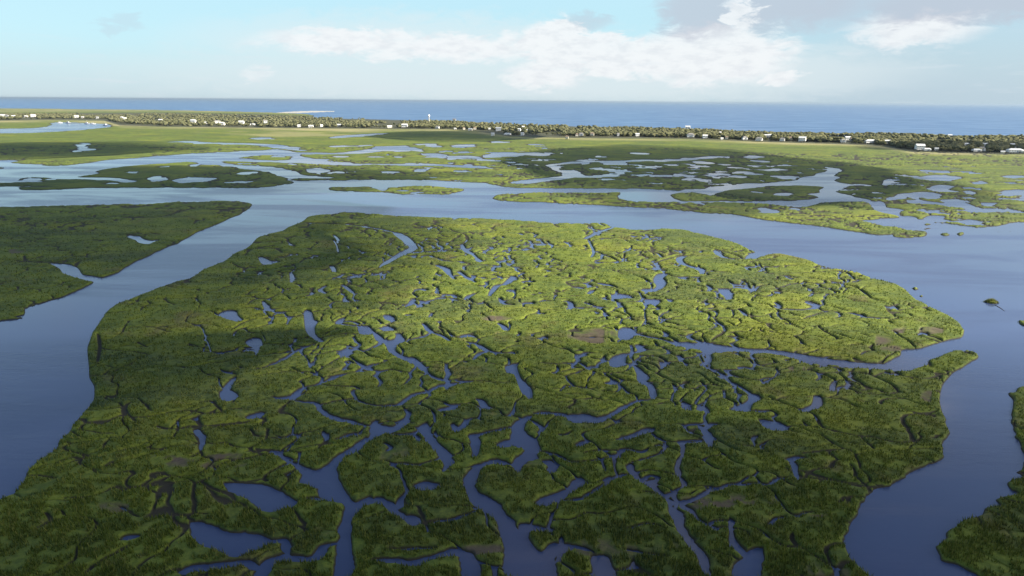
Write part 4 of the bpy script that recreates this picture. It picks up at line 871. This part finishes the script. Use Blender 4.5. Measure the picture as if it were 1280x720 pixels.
cum = mx_(cblob(695, 56, 48, 26, .35), cblob(735, 64, 85, 20, .4), cblob(885, 70, 95, 32, .5), cblob(790, 78, 80, 18, .6), cblob(880, 48, 50, 12, .5), cblob(680, 95, 45, 16, .7), cblob(430, 52, 85, 13, .8), cblob(560, 60, 120, 14, .9), cblob(1140, 38, 55, 16, .9), cblob(925, 20, 20, 22, .6), n.math('MULTIPLY', cblob(320, 92, 14, 7, .9), .5), cblob(975, 96, 20, 7, .8))
shd = n.math('MULTIPLY', n.ramp(n.noise(skyv, 6.5, 6, .6), .42, .68), .55)
col = n.mix(n.math('MULTIPLY', cum, .85), col, n.mix(shd, white, C(.235, .245, .262)))
gr = mx_(cblob(880, 12, 50, 28, .7), cblob(980, 6, 85, 26, .8), cblob(1210, 4, 110, 18, .8), n.math('MULTIPLY', cblob(153, 29, 22, 7, .95), .35), n.math('MULTIPLY', cblob(734, 26, 26, 9, .95), .6))
gr2 = n.math('MULTIPLY', n.math('MULTIPLY', gr, .72), n.math('SUBTRACT', 1.0, n.math('MULTIPLY', cblob(925, 18, 18, 20, .6), .9)))
col = n.mix(gr2, col, grey)
lowg = n.math('MULTIPLY', n.math('MULTIPLY', n.ramp(n.noise(n('ShaderNodeCombineXYZ', {0: n.math('MULTIPLY', u, .12), 1: n.math('MULTIPLY', e, 1.2), 2: 3.0}).outputs[0], 1.6, 4, .6), .56, .7), n.ramp(e, 5.5, 2.5)), .30)
col = n.mix(lowg, col, C(.24, .265, .285))
# broken cloud over the rest of the sky, above what the lens takes in
hi_ = n.math('MULTIPLY', n.ramp(e, 10.0, 16.0), n.ramp(n.noise(gen, 2.6, 6, .6), .50, .64))
col = n.mix(n.math('MULTIPLY', hi_, .55), col, C(.20, .22, .25))
bg = n('ShaderNodeBackground', {'Color': col, 'Strength': 1.0}); o = n('ShaderNodeOutputWorld'); nt.links.new(bg.outputs[0], o.inputs[0])

# air: a pale even haze
m, nt2 = nmat('haze'); nn_ = N(nt2); pv = nn_('ShaderNodeVolumePrincipled', {'Color': C(.30, .385, .47), 'Density': 2.6e-5, 'Anisotropy': .2}); o = nn_('ShaderNodeOutputMaterial'); nt2.links.new(pv.outputs[0], o.inputs['Volume'])
hzb = MB().box(-151000, 151000, -3000, 151000, -1.8, 118); obj('haze', hzb.mesh('haze', m), kind='stuff', label='thin pale haze over marsh and sea', cat='haze')

# clouds overhead, out of the lens's view, that throw the broad shadows
m, nt3 = nmat('cloud'); nn_ = N(nt3); pv = nn_('ShaderNodeVolumePrincipled', {'Color': C(.96, .96, .97), 'Density': .0085, 'Anisotropy': .3}); o = nn_('ShaderNodeOutputMaterial'); nt3.links.new(pv.outputs[0], o.inputs['Volume']); M_cloud = m
def cloud(X0, Y0, rx, ry, th_, alt, seed, label):
    c = Vector((X0, Y0, 0)) + sd * (alt / sd.z); r = np.random.default_rng(seed)
    nu, nv = 64, 24; V = []; 
    uu, vv_ = np.meshgrid(np.linspace(0, 2 * np.pi, nu, endpoint=False), np.linspace(0, np.pi, nv)[1:-1])
    dx_, dy_, dz_ = np.cos(uu) * np.sin(vv_), np.sin(uu) * np.sin(vv_), np.sign(np.cos(vv_)) * np.abs(np.cos(vv_)) ** 2.6
    k = 1 + .32 * (fbm(dx_ * 2.2 + dz_ + seed, dy_ * 2.2 + seed * 1.7 + dz_, seed, 4) - .5) * 2
    P = np.stack([dx_ * rx * k, dy_ * ry * k, dz_ * th_ * k], -1).reshape(-1, 3)
    V = np.vstack([P, [[0, 0, th_], [0, 0, -th_]]]); f = []
    for i in range(nv - 3):
        for j in range(nu): a = i * nu + j; b = i * nu + (j + 1) % nu; f.append((a, a + nu, b + nu, b))
    me = bpy.data.meshes.new('cloud'); f += [(len(P), j, (j + 1) % nu) for j in range(nu)] + [(len(P) + 1, (nv - 3) * nu + (j + 1) % nu, (nv - 3) * nu + j) for j in range(nu)]
    me.from_pydata([tuple(v) for v in V], [], f); me.update(); me.materials.append(M_cloud)
    o = obj('cloud', me, kind='stuff', label=label, cat='cloud'); o.location = c
CL = []
def shade(px, py, rx, ry, th_=60, alt=520): CL.append((px, py, rx, ry, th_, alt))
def shw(X0, Y0, rx, ry, th_, alt): CL.append((X0, Y0, rx, ry, th_, alt))
shw(60, -40, 820, 350, 165, 560); shw(-480, 480, 400, 380, 150, 560)
for a in [(858, 208, 290, 520, 140, 640), (150, 222, 480, 190, 110, 640), (30, 187, 330, 290, 110, 660), (570, 169, 240, 360, 110, 680), (1240, 187, 300, 150, 100, 680)]:
    g = gnd([a[:2]])[0]; shw(g[0], g[1], *a[2:])
for i, (X0, Y0, rx, ry, t_, alt) in enumerate(CL):
    cloud(X0, Y0, rx, ry, t_, alt, 40 + i, 'soft grey cloud above the marsh')

sc.view_settings.view_transform = 'Standard'; sc.view_settings.look = 'None'; sc.view_settings.gamma = 1; sc.view_settings.use_curve_mapping = False
sc.view_settings.exposure = 1.65
cy_ = sc.cycles
cy_.max_bounces = 4; cy_.diffuse_bounces = 1; cy_.glossy_bounces = 2; cy_.transmission_bounces = 2; cy_.volume_bounces = 0; cy_.transparent_max_bounces = 4
cy_.use_denoising = True
try: cy_.denoiser = 'OPENIMAGEDENOISE'
except Exception: pass
cy_.use_adaptive_sampling = False
